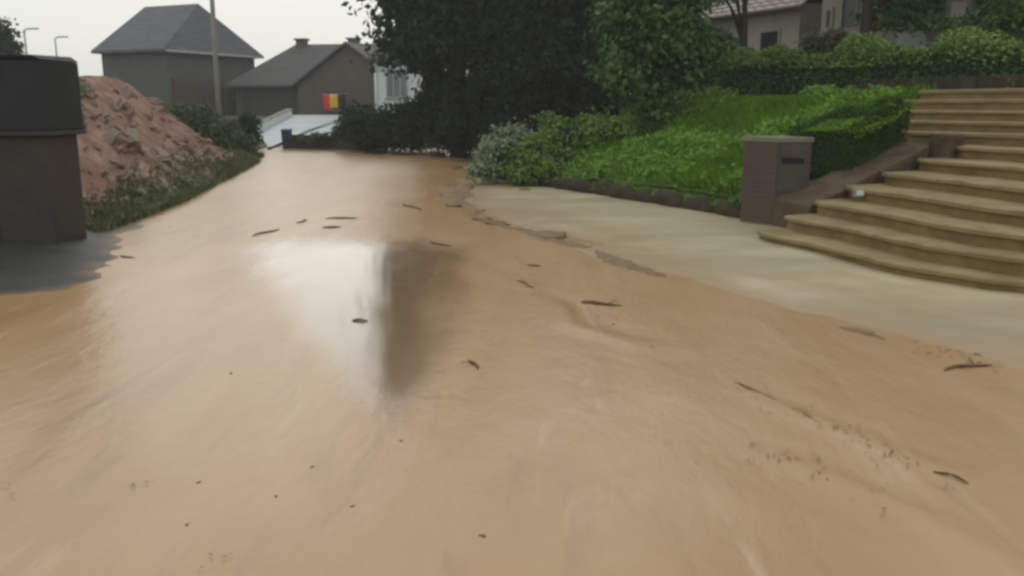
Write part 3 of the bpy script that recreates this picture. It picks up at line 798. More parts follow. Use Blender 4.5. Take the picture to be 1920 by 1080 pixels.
# --- brighter small tree on the lawn in front of the hedge
b = st(4.3, 5.2); bz = float(lawn_z(4.3, 5.2))
g0 = at_d(1225, 215, 18.6)
tree('garden_tree', 'mid green bushy small tree between dark conifers and tiled house', (g0.x, g0.y, 1.45),
     [blob(1180, 120, 18.6, .62, .75), blob(1250, 60, 18.8, .85, .9), blob(1215, -40, 18.8, .8, .9), blob(1290, 110, 18.9, .55, .65), blob(1190, 20, 18.6, .75, .7), blob(1225, 185, 18.5, .45, .38), blob(1300, -60, 19, .7, .8)],
     15000, 0.075, M['leaf_mid'], 0.09, 4.6, 0.16, inner=M['leaf_shade'])

# --- dark trees in the middle
def dtree(name, label, px, d, blobs, n, leaf=0.11, r=0.2, top=7.5, mat='leaf_dark', group='dark trees behind the lawn', inner=None, clump=.3, shell=(.5, 1.0)):
    g = at_d(px, 285, d)
    return tree(name, label, (g.x, g.y, -0.05), blobs, n, leaf, M[mat], r, top, clump, group, inner=inner, up=0.2, shell=shell)
dtree('dark_tree', 'tall dark spreading tree overhanging the far road by the white house', 860, 29.5,
      [blob(800, 40, 29.3, 1.65, 1.5), blob(790, 95, 29, 1.0, .65), blob(810, -60, 29.5, 1.95, 1.8), blob(870, 20, 29.5, 1.9, 1.9), blob(780, -150, 29.5, 1.65, 1.6), blob(880, -150, 29.8, 2.2, 2.0), blob(765, -215, 29.5, 1.0, 1.1), blob(930, 60, 29.8, 1.6, 1.6)],
      30000, 0.13, .24, 8.0, inner=M['leaf_shade'], clump=.32)
dtree('dark_tree', 'darkest dense evergreen in the middle behind the silvery shrub', 1040, 28.5,
      [blob(1040, 130, 28.5, 1.7, 2.3), blob(1090, 60, 28.6, 1.6, 1.9), blob(985, 170, 28.3, 1.5, 1.9), blob(1060, -70, 28.8, 1.9, 1.9), blob(1130, 130, 27.6, 1.0, 1.9), blob(1000, 80, 28.6, 1.5, 1.4)],
      30000, 0.12, .22, 6.5, 'leaf_shade', inner=M['leaf_shade'])
# dark undergrowth below the tree, down to the water
g = at_z(870, 288)
shrub('dark_shrub', 'dark rounded evergreen shrub at the water edge under the tall tree', 'shrub', (g.x, g.y, 0.0),
      [blob(850, 230, 28.8, .95, 1.1), blob(915, 235, 28.5, .9, 1.1), blob(830, 180, 29, .8, .9), blob(900, 180, 28.8, 1.0, .9), blob(965, 245, 28, .8, 1.0)], 12000, 0.085, M['leaf_shade'], .14, inner=M['leaf_shade'], group='dark evergreens by the far water edge')
g = at_z(740, 283)
shrub('clipped_bush', 'broad dark green bush behind the low wall below the white house', 'shrub', (g.x, g.y, 0.0),
      [blob(770, 238, 31.0, .75, .85), blob(720, 242, 31.6, .8, .75), blob(675, 235, 32.6, .75, .7), blob(800, 235, 31, .5, .75)], 9000, 0.08, M['leaf_dark'], .12, inner=M['leaf_shade'], group='dark evergreens by the far water edge')
pp = at_z(801, 288)
ps = thing('slim_post', 'thin grey post standing before the dark bush by the far water', 'post', (pp.x, pp.y, 0))
MB().tube([(pp.x, pp.y - .4, -.2), (pp.x, pp.y - .4, 1.9)], [.03, .028], 8).build('shaft', M['metal_grey'], ps, smooth=True)
MB().tube([(pp.x, pp.y - .4, 1.9), (pp.x, pp.y - .4, 1.96)], [.045, .03], 8).build('cap', M['metal_grey'], ps, smooth=True)

# --- far low wall with a blue bin at its end
wl = thing('low_wall', 'low dark brick wall at the far end of the flooded road', 'wall', (-7.2, 33.2, 0))
a, b = at_z(545, 278), at_z(700, 283)
dv = (b - a).normalized(); nv = Vector((-dv.y, dv.x, 0))
def wall_seg(p0, p1, z0, z1, th, name, mat, bev=0.01):
    q = [p0, p1, p1 + nv * th, p0 + nv * th]
    return MB().hexa([Vector((v.x, v.y, z0)) for v in q] + [Vector((v.x, v.y, z1)) for v in q]).build(name, mat, wl, bevel=bev)
wall_seg(a, b, -.15, .46, .22, 'brickwork', M['lowwall'])
L = (b - a).length; k = int(L / .42)
for i in range(k):
    wall_seg(a + dv * (L * i / k + .006) - nv * .03, a + dv * (L * (i + 1) / k - .006) - nv * .03, .462, .525, .28, 'coping_stone', M['lowwall'], .008)
c = at_z(537, 279)
bn = thing('wheeled_bin', 'narrow dark blue bin at the left end of the far low wall', 'bin', (c.x, c.y, 0))
MB().hexa([(c.x - .14, c.y - .02, 0), (c.x + .14, c.y - .02, 0), (c.x + .14, c.y + .3, 0), (c.x - .14, c.y + .3, 0), (c.x - .17, c.y - .05, .68), (c.x + .17, c.y - .05, .68), (c.x + .17, c.y + .34, .68), (c.x - .17, c.y + .34, .68)]).build('body', M['bluebin'], bn, bevel=.02)
MB().hexa([(c.x - .19, c.y - .08, .682), (c.x + .19, c.y - .08, .682), (c.x + .19, c.y + .37, .682), (c.x - .19, c.y + .37, .682), (c.x - .17, c.y - .05, .74), (c.x + .17, c.y - .05, .74), (c.x + .17, c.y + .34, .77), (c.x - .17, c.y + .34, .77)]).build('lid', M['bluebin'], bn, bevel=.015)
g = at_z(610, 262)
shrub('wall_plant', 'ragged green plants growing over the far low wall', 'plant', (g.x, 33.9, 0.1),
      [blob(600, 256, 33.9, .35, .16), blob(640, 248, 34.0, .4, .3), blob(655, 225, 34.2, .35, .4), blob(570, 262, 33.9, .3, .1)], 1800, 0.06, M['leaf_verge'], .07)
# --- sloping driveway with a white side wall
q = [at_z(466, 273), at_z(545, 268), at_d(650, 218, 49), at_d(556, 217, 49)]
zz = [0.03, 0.1, 1.2, 1.2]
q[1] = Vector((-7.6, 35.2, 0.1)); q[2] = Vector((-8.6, 49, 1.25)); q[3] = Vector((-12.0, 49, 1.25)); q[0] = Vector((-11.2, 36.2, 0.06))
dr = MB(); NN = 14
vs = []
for i in range(NN + 1):
    k = i / NN
    l = q[0].lerp(q[3], k); r = q[1].lerp(q[2], k)
    h = 0.03 + 1.13 * (k ** 0.9)
    vs += [(l.x, l.y, h), (r.x, r.y, h)]
dr.add(vs, [(2 * i, 2 * i + 1, 2 * i + 3, 2 * i + 2) for i in range(NN)])
dro = dr.build('driveway', M['concrete_wet'])
tag(dro, kind='structure')
dw = thing('driveway_wall', 'low pale wall with brown coping along the sloping wet driveway', 'wall', (q[0].x - .15, q[0].y, 0))
for i in range(7):
    k0, k1 = i / 7, (i + 1) / 7 - .002
    p0, p1 = q[0].lerp(q[3], k0), q[0].lerp(q[3], k1)
    z0, z1 = .03 + 1.13 * k0 ** .9, .03 + 1.13 * k1 ** .9
    MB().hexa([(p0.x - .2, p0.y, -.1), (p0.x - .01, p0.y, -.1), (p1.x - .01, p1.y, -.1), (p1.x - .2, p1.y, -.1), (p0.x - .2, p0.y, z0 + .34), (p0.x - .01, p0.y, z0 + .34), (p1.x - .01, p1.y, z1 + .3), (p1.x - .2, p1.y, z1 + .3)]).build('wall_panel', M['white'], dw)
    MB().hexa([(p0.x - .24, p0.y, z0 + .342), (p0.x + .03, p0.y, z0 + .342), (p1.x + .03, p1.y, z1 + .302), (p1.x - .24, p1.y, z1 + .302), (p0.x - .24, p0.y, z0 + .39), (p0.x + .03, p0.y, z0 + .39), (p1.x + .03, p1.y, z1 + .35), (p1.x - .24, p1.y, z1 + .35)]).build('coping_stone', M['coping'], dw)

# --- houses at the far end
def hip_roof(MTX, x0, x1, y0, y1, ze, rx0, rx1, yr, zr, name, mat, parent, th=0.16):
    mb = MB(MTX)
    e = [(x0, y0, ze), (x1, y0, ze), (x1, y1, ze), (x0, y1, ze)]
    r = [(rx0, yr, zr), (rx1, yr, zr)]
    mb.add(e + r, [(0, 1, 5, 4), (1, 2, 5), (2, 3, 4, 5), (3, 0, 4)])
    mb.add(e + [(x, y, z - th) for x, y, z in e], [(0, 4, 5, 1), (1, 5, 6, 2), (2, 6, 7, 3), (3, 7, 4, 0), (4, 7, 6, 5)])
    return mb.build(name, mat, parent)
def window(MTX, x0, x1, z0, z1, y, parent, glass, frame, panes=1, name='window'):
    mb = MB(MTX); w = 0.07
    mb.box(x0, x1, y - .05, y + .02, z1 - w, z1).box(x0, x1, y - .05, y + .02, z0, z0 + w)
    for i in range(panes + 1):
        xx = x0 + (x1 - x0 - w) * i / panes
        mb.box(xx, xx + w, y - .047, y + .02, z0 + w, z1 - w)
    f = mb.build(name, frame, parent)
    for i in range(panes):
        a = x0 + (x1 - x0 - w) * i / panes + w; b = x0 + (x1 - x0 - w) * (i + 1) / panes
        MB(MTX).box(a, b, y - .02, y + .015, z0 + w, z1 - w).build('pane', glass, f)
    MB(MTX).box(x0 - .06, x1 + .06, y - .1, y + .02, z0 - .06, z0 - .003).build('sill', M['coping'], f)
    return f

# left house
h1c = Vector((-23.7, 56, 0))
T1 = Matrix.Translation((h1c.x, h1c.y, 0)) @ Matrix.Rotation(math.radians(-24), 4, 'Z')
h1 = thing('slate_house', 'large grey house with high slate hipped roof behind the soil heap', 'house', (h1c.x, h1c.y, 0.9))
MB(T1).box(-2.2, 3.1, 0, 8, 0.4, 5.0).build('wall', M['render_grey'], h1)
hip_roof(T1, -2.5, 3.5, -.5, 8.5, 5.0, -2.35, 2.2, 4, 8.05, 'roof', M['slate'], h1)
T1e = T1 @ Matrix.Translation((3.1, 0, 0)) @ Matrix.Rotation(math.radians(90), 4, 'Z')   # right end wall: x runs back
gd = MB(T1e).box(.3, 4.7, -.06, .02, .8, 3.3).build('garage_door', M['garage'], h1)
for i in range(5):
    MB(T1e).box(.4, 4.6, -.095, -.063, .85 + i * .48, 1.28 + i * .48).build('door_panel', M['garage'], gd)
MB(T1e).box(-.4, 8.4, -.52, -.403, 4.82, 4.96).build('gutter', M['metal_grey'], h1)
window(T1e, 5.6, 6.8, 2.2, 3.5, 0, h1, M['darkglass'], M['render_grey'], 2)

# middle bungalow with two chimneys
h2c = at_d(540, 200, 58)
T2 = Matrix.Translation((h2c.x, h2c.y, 0)) @ Matrix.Rotation(math.radians(-10), 4, 'Z')
h2 = thing('bungalow', 'low dark brick bungalow with grey brown roof and two chimneys', 'house', (h2c.x, h2c.y, 1.0))
MB(T2).box(-3.6, 8.5, 0, 8, 0.5, 2.95).build('wall', M['housebrick'], h2)
rf = hip_roof(T2, -4.1, 9.0, -.6, 8.6, 2.95, -1.0, 6.5, 4, 5.75, 'roof', M['slate2'], h2)
for x_, y_ in ((-.5, 3.9), (3.2, 3.9)):
    ch = MB(T2).box(x_ - .32, x_ + .32, y_ - .3, y_ + .3, 5.2, 6.0).build('chimney', M['housebrick'], rf)
    MB(T2).box(x_ - .42, x_ + .42, y_ - .4, y_ + .4, 6.002, 6.12).build('chimney_cap', M['housebrick'], rf)
MB(T2).box(-4.1, 1.6, -.72, -.603, 2.79, 2.92).build('gutter', M['timber_shade'], h2)
# dark panels stand in for the shade of the recess across the front
for i in range(8):
    MB(T2).box(-3.0 + i * .58, -2.44 + i * .58, -.09, -.02, 1.0, 2.72).build('recess_shade_panel', M['timber_shade'], h2)
# projecting gable wing
mb = MB(T2)
poly = [(1.7, -2.2, .5), (8.2, -2.2, .5), (8.2, -2.2, 2.95), (4.95, -2.2, 5.25), (1.7, -2.2, 2.95)]
mb.prism(poly, (0, 4.2, 0)).build('gable_wing', M['housebrick'], h2)
mb = MB(T2)
for sg in (-1, 1):
    xa, xb = 4.95, 4.95 + sg * 3.6
    pts = [(xa, -2.5, 5.30), (xb, -2.5, 2.75), (xb, 2.5, 2.75), (xa, 2.5, 5.30)]
    mb.prism(pts if sg > 0 else pts[::-1], (0, 0, .14))
mb.build('gable_roof', M['slate2'], h2)
window(T2, 3.4, 4.6, 1.4, 2.5, -2.2, h2, M['darkglass'], M['timber_shade'], 2)
# flag on the wing
fp = at_d(605, 177, 54.0)
fl = thing('belgian_flag', 'black yellow red flag hanging in front of the bungalow', 'flag', (fp.x + .75, fp.y, fp.z - .8))
wv = 54.0 / F * 27 / 2
for i, mname in enumerate(('red', 'yellow', 'flagblack')):
    mb = MB(); vs = []; nx, nz = 6, 7
    for jz in range(nz):
        for jx in range(nx):
            u = i + jx / (nx - 1); v = jz / (nz - 1)
            vs.append((fp.x + u * wv, fp.y + .06 * math.sin(u * 4.2 + v) * (0.4 + v), fp.z - v * 0.82 - 0.05 * math.sin(u * 3) * v - .03 * (3 - u) * v))
    fs = [(a * nx + b_, a * nx + b_ + 1, (a + 1) * nx + b_ + 1, (a + 1) * nx + b_) for a in range(nz - 1) for b_ in range(nx - 1)]
    mb.add(vs, fs)
    o = mb.build(mname.replace('flag', '') + '_stripe', M[mname], fl, smooth=True)
    md = o.modifiers.new('thickness', 'SOLIDIFY'); md.thickness = 0.008
MB().tube([(fp.x - .02, fp.y, fp.z + .02), (fp.x + 3 * wv + .15, fp.y + .1, fp.z + .04), (fp.x + 3 * wv + .7, fp.y + 1.2, fp.z - .25)], [.02, .022, .025], 6).build('flag_pole', M['metal_grey'], fl, smooth=True)

# white house behind the dark tree
h3c = at_d(703, 200, 48)
T3 = Matrix.Translation((h3c.x, h3c.y, 0)) @ Matrix.Rotation(math.radians(-6), 4, 'Z')
h3 = thing('white_house', 'white rendered house half hidden by the dark tree', 'house', (h3c.x, h3c.y, .8))
MB(T3).box(0, 5.0, 0, 6, 0.5, 4.1).build('wall', M['white'], h3)
hip_roof(T3, -.4, 5.4, -.4, 6.4, 4.1, 2.2, 3.2, 3, 6.2, 'roof', M['slate2'], h3)
window(T3, .65, 1.80, 2.05, 3.55, 0, h3, M['glass'], M['metal_grey'], 3)
MB(T3).tube([(.12, -.1, .6), (.12, -.1, 4.0)], [.05, .05], 8).build('downpipe', M['white'], h3, smooth=True)

# --- soil heap on the left
def bank_x(y):
    return np.interp(y, [9, 10, 15, 21, 26.4, 30], [-5.0, -5.1, -5.6, -6.55, -7.45, -8.4])
X, Y = np.meshgrid(np.arange(-16, -4.5, 0.13), np.arange(11.5, 28.5, 0.16))
def heap_z(x, y):
    sdist = bank_x(y) - x
    lon = sstep(y, 12.2, 14.6) * (1 - sstep(y, 22.0, 27.8))
    h = 2.5 * (1 - np.exp(-np.clip(sdist - 0.25, 0, None) * 0.62)) * (1 + .12 * fbm(x * .6, y * .6, 91))
    ridge = np.minimum(np.clip(sdist - .25, 0, None) * 0.82, 2.15 + 0.1 * fbm(x, y, 6)) - 0.6 * sstep(sdist, 5, 9)
    return ridge * lon + (0.10 + .15 * fbm(x * 1.3, y * 1.3, 17) + 0.06 * fbm(x * 4, y * 4, 27)) * sstep(sdist, -0.1, 0.6) - 0.14 * (sdist < 0) * 1.0 + np.clip(sdist, -1, 0) * .2
hp = thing('soil_heap', 'big reddish brown heap of soil and rubble beside the dark pillar', 'soil heap', (-8.6, 18, 0))
link('soil', grid_mesh('soil', X, Y, heap_z(X, Y)), M['soil'], hp, smooth=True)
rocks = [lump_mesh('rubble_lump', M['rubble'], 50 + i, 0.17, 0.12, 0.08, .55, False) for i in range(5)] + [lump_mesh('rubble_lump', M['rubble_pale'], 60 + i, 0.14, 0.1, 0.07, .55, False) for i in range(3)]
for i in range(260):
    y = random.uniform(13.0, 23.0); sd_ = random.uniform(.35, 2.6) if i < 130 else random.uniform(.2, 1.0)
    x = float(bank_x(y)) - sd_
    o = bpy.data.objects.new('rubble_lump', rocks[random.randrange(8) if sd_ > 1.0 else random.choice((0, 2, 5, 6, 7))]); C.objects.link(o)
    o.parent = hp
    o.location = Vector((x, y, float(heap_z(x, y)) + .02)) - hp.location
    o.rotation_euler = (random.uniform(-.5, .5), random.uniform(-.5, .5) + .5, random.uniform(0, 6.3))
    k = random.choice((.3, .4, .5, .6, .8, 1.15)) * random.uniform(.8, 1.2); o.scale = (k, k * random.uniform(.7, 1.3), k * random.uniform(.7, 1.2))
# weeds on the heap's shoulder, grass at its foot
n = 3200
y = rng.uniform(13.0, 18.5, n); sd_ = rng.uniform(1.6, 3.4, n)
kp = vnoise(y * 1.2, sd_ * 1.5, 44) > 0.02
y, sd_ = y[kp], sd_[kp]; x = bank_x(y) - sd_
P = np.stack([x, y, heap_z(x, y) + rng.uniform(0, .14, len(x))], 1)
o = leaves('weeds', P, np.tile((0.5, -.4, .6), (len(P), 1)), .05, M['leaf_weed'], hp); tag(o, kind='stuff')
n = 7000
y = rng.uniform(11.2, 29, n); sd_ = np.abs(rng.normal(0, .33, n)) - .02
x = bank_x(y) - sd_
kp = vnoise(y * .8, sd_ * 1.5, 45) > -0.25
x, y = x[kp], y[kp]
P = np.stack([x, y, heap_z(x, y) - .02], 1)
g = blades('verge_grass', P, .2, .013, M['leaf_weed'], None, .9)
tag(g, 'ragged grass along the foot of the soil heap', 'grass', kind='stuff')
n = 2600
y = np.concatenate([rng.normal(13.6, .6, n // 2), rng.uniform(13, 19, n // 2)]); x = bank_x(y) - np.abs(rng.normal(.15, .3, n))
P = np.stack([x, y, heap_z(x, y) + rng.uniform(0, .28, n) * np.clip(.5 + 1.6 * vnoise(y * 1.5, x, 4), 0, 1)], 1)
g = leaves('verge_weeds', P, np.tile((.5, -.5, .5), (n, 1)), .05, M['leaf_weed'])
tag(g, 'pale leafy weeds at the near foot of the soil heap', 'weeds', kind='stuff')

# --- bushes and pole behind the heap
g = at_z(395, 292)
shrub('verge_bush', 'low wide green bush behind the heap, beside the utility pole', 'bush', (g.x, 29.5, 0.1),
      [blob(370, 232, 29.8, .8, .55), blob(420, 255, 29.2, .65, .5), blob(340, 222, 30.5, .8, .5), blob(455, 275, 28.6, .45, .3)], 6500, .06, M['leaf_verge'], .11, inner=M['leaf_shade'])
shrub('round_bush', 'small rounded dark bush left of the pale driveway', 'bush', (at_d(466, 260, 33).x, 33, 0.1),
      [blob(464, 233, 33, .42, .4), blob(446, 246, 32.8, .4, .4), blob(470, 258, 32.8, .35, .35)], 2600, .06, M['leaf_dark'], .08, inner=M['leaf_shade'])
g = at_z(416, 287)
up = thing('utility_pole', 'grey utility pole rising out of view before the slate house', 'pole', (g.x, g.y, 0))
MB().tube([(g.x, g.y, -.3), (g.x, g.y, 3), (g.x + .02, g.y, 8.5)], [.1, .085, .065], 12).build('shaft', M['pole'], up, smooth=True)
MB().box(g.x - .5, g.x + .5, g.y - .05, g.y + .05, 8.0, 8.1).build('crossarm', M['pole'], up)
for sg in (-.4, 0, .4):
    MB().tube([(g.x + sg, g.y, 8.1), (g.x + sg, g.y, 8.16), (g.x + sg, g.y, 8.22)], [.03, .045, .02], 8).build('insulator', M['cap'], up, smooth=True)
for i, (px, py, lab) in enumerate(((45, 57, 'taller pale street lamp above the dark fascia, nearer the left edge'), (103, 72, 'shorter pale street lamp standing farther behind the dark fascia'))):
    d = 62 + 8 * i; p = at_d(px, py, d)
    lt = thing('street_lamp', lab, 'street lamp', (p.x, p.y, 1.0), 'distant street lamps on the left')
    MB().tube([(p.x, p.y, .9), (p.x, p.y, p.z)], [.1, .06], 8).build('post', M['metal_grey'], lt, smooth=True)
    MB().tube([(p.x, p.y, p.z), (p.x + .3, p.y, p.z + .12), (p.x + .7, p.y, p.z + .1)], [.05, .05, .04], 6).build('arm', M['metal_grey'], lt, smooth=True)
    MB().box(p.x + .3, p.x + 1.0, p.y - .12, p.y + .12, p.z + .06, p.z + .16).build('lamp_head', M['metal_grey'], lt, bevel=.03)
g = at_d(-10, 200, 45)
tree('street_tree', 'dark tree peeking over the fascia at the left edge', (g.x, g.y, .8), [blob(-12, 75, 45, 1.1, .8), blob(15, 72, 45, .6, .45), blob(-50, 60, 45.5, 1.4, 1.3), blob(8, 96, 45, .8, .4)], 3500, .12, M['leaf_dark'], .15, 4.6, .2)

# --- dark pillar with deep fascia, left
c0 = at_z(108, 470)
pil = thing('gate_pillar', 'dark brick gate pillar carrying a deep dark slate block at the left edge', 'pillar', (c0.x - .35, c0.y + .35, 0))
MB().box(c0.x - .62, c0.x, c0.y, c0.y + .72, -.1, 1.28).build('brick_pier', M['darkbrick'], pil, bevel=.012)
MB().box(c0.x - 3.6, c0.x - .625, c0.y + .12, c0.y + .34, -.1, 1.275).build('infill_wall', M['fascia'], pil)
MB().box(c0.x - 3.62, c0.x + .07, c0.y - .08, c0.y + .82, 1.285, 1.335).build('ledge', M['darkbrick'], pil, bevel=.01)
MB().box(c0.x - 3.6, c0.x + .055, c0.y - .06, c0.y + .80, 1.337, 2.10).build('fascia_block', M['fascia'], pil, bevel=.02)
MB().hexa([(c0.x - 3.65, c0.y - .1, 2.103), (c0.x + .065, c0.y - .07, 2.103), (c0.x + .065, c0.y + .81, 2.103), (c0.x - 3.65, c0.y + .84, 2.103), (c0.x - 3.65, c0.y - .1, 2.15), (c0.x - .02, c0.y - .1, 2.15), (c0.x - .02, c0.y + .8, 2.17), (c0.x - 3.65, c0.y + .8, 2.17)]).build('cap', M['fascia'], pil, bevel=.01)

# --- tiled house on the right, behind the hedge
vh = thing('tiled_house', 'pale house with striped tile roof and arched window behind the hedge', 'house', st(11, 8.5, 1.9))
def sbox(s0, s1, t0, t1, z0, z1):
    return MB().hexa([st(s0, t1, z0), st(s0, t0, z0), st(s1, t0, z0), st(s1, t1, z0), st(s0, t1, z1), st(s0, t0, z1), st(s1, t0, z1), st(s1, t1, z1)])
sbox(9.55, 15, 9.35, 17, 1.6, 4.35).build('wall', M['villa_grey'], vh)
def sloped(s0, s1, t0, t1, z0, z1, th):
    return MB().hexa([st(s0, t1, z0), st(s0, t0, z0), st(s1, t0, z1), st(s1, t1, z1), st(s0, t1, z0 + th), st(s0, t0, z0 + th), st(s1, t0, z1 + th), st(s1, t1, z1 + th)])
vr = sloped(9.18, 12.4, 8.95, 17.3, 4.18, 6.4, .07).build('roof', M['tile_edge'], vh)
sloped(15.6, 12.42, 8.95, 17.3, 4.2, 6.4, .07).build('roof', M['tile_edge'], vh)
for i in range(16):
    s0 = 9.16 + i * .2; z0 = 4.275 + i * .2 * .69
    tm = MB(); vs = []; nn = 60
    for j in range(nn + 1):
        t = 8.93 + (17.3 - 8.93) * j / nn
        wv_ = .014 * math.sin(j * 2.1)
        vs += [st(s0, t, z0 - .045), st(s0, t, z0 + .012 + wv_), st(s0 + .15, t, z0 + .07 + wv_), st(s0 + .15, t, z0 + .03)]
    fs = []
    for j in range(nn):
        a, b = 4 * j, 4 * (j + 1)
        fs += [(a, b, b + 1, a + 1), (a + 1, b + 1, b + 2, a + 2), (a + 2, b + 2, b + 3, a + 3)]
    fs += [(0, 1, 2, 3), (4 * nn + 3, 4 * nn + 2, 4 * nn + 1, 4 * nn)]
    tm.add(vs, fs).build('tile_course', M['tile'], vr)
# local frame for windows on the road side: x along -t, y along +s
def face(s, t):
    o = st(s, t)
    Mx = Matrix(((-WV[0], NV[0], 0, o.x), (-WV[1], NV[1], 0, o.y), (0, 0, 1, 0), (0, 0, 0, 1)))
    return Mx
window(face(9.55, 10.9), 0, .85, 2.95, 3.75, 0, vh, M['darkglass'], M['villa_grey'], 1)
# front wing
sbox(9.0, 14.5, 4.3, 8.0, 1.6, 5.6).build('front_wing', M['villa_wall'], vh)
sloped(8.6, 11.75, 3.9, 8.4, 5.45, 7.4, .12).build('roof', M['tile_edge'], vh)
sloped(14.9, 11.77, 3.9, 8.4, 5.45, 7.4, .12).build('roof', M['tile_edge'], vh)
window(face(9.0, 7.86), 0, .28, 3.5, 4.05, 0, vh, M['darkglass'], M['villa_wall'], 1)
FA = face(9.0, 7.35)
mb = MB(FA); r = .46; cx = .55; zc = 4.05
prof = [(cx + r, 3.55)] + [(cx + r * math.cos(a), zc + r * math.sin(a)) for a in np.linspace(0, math.pi, 13)] + [(cx - r, 3.55)]
ar = mb.prism([(x, -.03, z) for x, z in prof], (0, .05, 0)).build('arched_window', M['darkglass'], vh)
mb = MB(FA)
for i in range(len(prof) - 1):
    (xa, za), (xb, zb) = prof[i], prof[i + 1]
    ka, kb = (cx + (xa - cx) * 1.16, zc + (za - zc) * (1.16 if za > zc else 1)), (cx + (xb - cx) * 1.16, zc + (zb - zc) * (1.16 if zb > zc else 1))
    mb.hexa([(xa, -.07, za), (ka[0], -.07, ka[1]), (kb[0], -.07, kb[1]), (xb, -.07, zb), (xa, .01, za), (ka[0], .01, ka[1]), (kb[0], .01, kb[1]), (xb, .01, zb)])
mb.build('arch_frame', M['villa_grey'], ar)
MB(FA).box(cx - .02, cx + .02, -.05, -.031, 3.56, zc + r - .02).build('mullion', M['villa_grey'], ar)
sbox(8.9, 8.997, 4.62, 5.5, 2.0, 3.6).build('white_door', M['white'], vh)
sbox(8.75, 9.2, 4.0, 4.58, 1.7, 3.9).build('corner_pier', M['pink_pier'], vh)

# --- trees in the right garden
g = at_d(1617, 110, 20.0)
tree('trunk_tree', 'tree with thick bare dark trunk in front of the arched window', (g.x, g.y, 1.8),
     [blob(1690, -20, 20, 1.0, .75), blob(1640, -120, 20, 1.5, 1.0), blob(1735, 25, 19.8, .45, .35), blob(1690, 30, 19.8, .35, .32), blob(1760, -80, 20, 1.3, 1.0), blob(1540, -150, 20.5, 1.2, .8)], 9000, .075, M['leaf_mid'], .17, 4.8, .14)
g = at_d(1392, 110, 21.5)
tree('slender_tree', 'slender dark trunked tree in front of the striped tile roof', (g.x, g.y, 1.75),
     [blob(1395, -190, 21.5, 1.1, .9), blob(1350, -120, 21.5, .8, .6), blob(1440, -160, 22, .8, .7), blob(1345, -20, 21.2, .35, .28)], 5000, .075, M['leaf_mid'], .10, 5.0, .15)
g = at_d(1850, 100, 17.5)
shrub('tall_shrub', 'tall rounded green shrubs above the hedge at the right edge', 'shrub', (g.x, g.y, 1.95),
      [blob(1850, 60, 17.5, .75, .42), blob(1920, 40, 17.2, .7, .6), blob(1810, 75, 18, .5, .3), blob(1960, 70, 16.8, .7, .5)], 7000, .05, M['leaf_hedge'], .1, inner=M['leaf_shade'])
g = at_d(1880, 100, 21)
tree('back_tree', 'dense green tree filling the top right corner', (g.x, g.y, 1.9),
     [blob(1850, -10, 21, 1.2, .8), blob(1790, 30, 21.5, .7, .6), blob(1930, -30, 20.5, 1.3, 1.1), blob(1800, -90, 21, 1.3, .9), blob(2000, 20, 20, 1.2, 1.0)], 9000, .08, M['leaf_mid'], .16, 4.5, .16, inner=M['leaf_shade'])
g = at_d(1560, 110, 20.8)
shrub('flower_shrub', 'small pale leaved shrub below the arched window', 'shrub', (g.x, g.y, 1.85),
      [blob(1560, 78, 20.8, .42, .25), blob(1525, 85, 20.9, .3, .25), blob(1595, 88, 20.6, .3, .22)], 2600, .045, M['leaf_weed'], .07, inner=M['leaf_shade'])
g = at_d(1345, 120, 22)
shrub('corner_shrub', 'leafy shrub against the tiled house under its left eaves', 'shrub', (g.x, g.y, 1.75),
      [blob(1340, 95, 22, .5, .5), blob(1310, 105, 22, .5, .45), blob(1365, 105, 21.8, .3, .3)], 3200, .055, M['leaf_mid'], .09, inner=M['leaf_shade'])

# ================================================================== debris on the water
def twig(px0, py0, px1, py1, r, label, name='floating_twig', group='twigs and scraps drifting on the flood', side=0):
    r *= 0.7
    a, b = at_z(px0, py0), at_z(px1, py1)
    t = thing(name, label, 'twig', (a + b) / 2, group)
    d = b - a; nrm = Vector((-d.y, d.x, 0))
    pts = [a.lerp(b, k) + nrm * (0.08 * math.sin(k * 5 + px0)) + Vector((0, 0, .003 + r * .25 + .006 * math.sin(k * 3.1))) for k in np.linspace(0, 1, 7)]
    MB().tube(pts, [r * q for q in (.5, .9, 1, 1, .9, .7, .35)], 7).build('stem', M['twig'], t, smooth=True)
    for q in range(side):
        p = pts[2 + q * 2 % 4]
        MB().tube([p, p + nrm.normalized() * (.08 + .03 * q) * (1 if q % 2 else -1) + d.normalized() * .06 + Vector((0, 0, .02))], [r * .5, r * .2], 5).build('side_shoot', M['twig'], t, smooth=True)
    return t
twig(478, 444, 518, 430, .016, 'long thin stick floating left of the glassy patch')
twig(556, 419, 578, 412, .02, 'short dark stick floating above the glassy patch, left of the pair', side=1)
twig(605, 428, 640, 426, .02, 'flat dark stick lying at the head of the glassy patch')
twig(610, 411, 670, 409, .018, 'thin stick upstream of the flat one at the glassy patch', side=1)
twig(764, 382, 782, 396, .022, 'short stick drifting midstream before the debris bank')
twig(800, 453, 842, 462, .016, 'thin stick just right of the dark reflection')
twig(968, 528, 1004, 540, .016, 'small stick drifting right of the glassy patch')
twig(990, 497, 1014, 501, .013, 'tiny stick near the pavement, upstream of the forked branch')
twig(1088, 568, 1165, 574, .022, 'dark forked branch drifting before the pavement edge', side=2, name='floating_branch')
twig(1772, 697, 1852, 684, .02, 'bent wet branch stranded at the lower right pavement edge', side=2, name='floating_branch')
twig(1752, 885, 1818, 908, .009, 'thin twig in the wake at the lower right')
twig(884, 676, 894, 694, .013, 'single upright scrap of twig in the middle of the road', side=1)
twig(222, 481, 250, 484, .014, 'small twig drifting off the dark driveway')
twig(660, 602, 690, 602, .014, 'dark flat stick floating in the lower glassy patch')
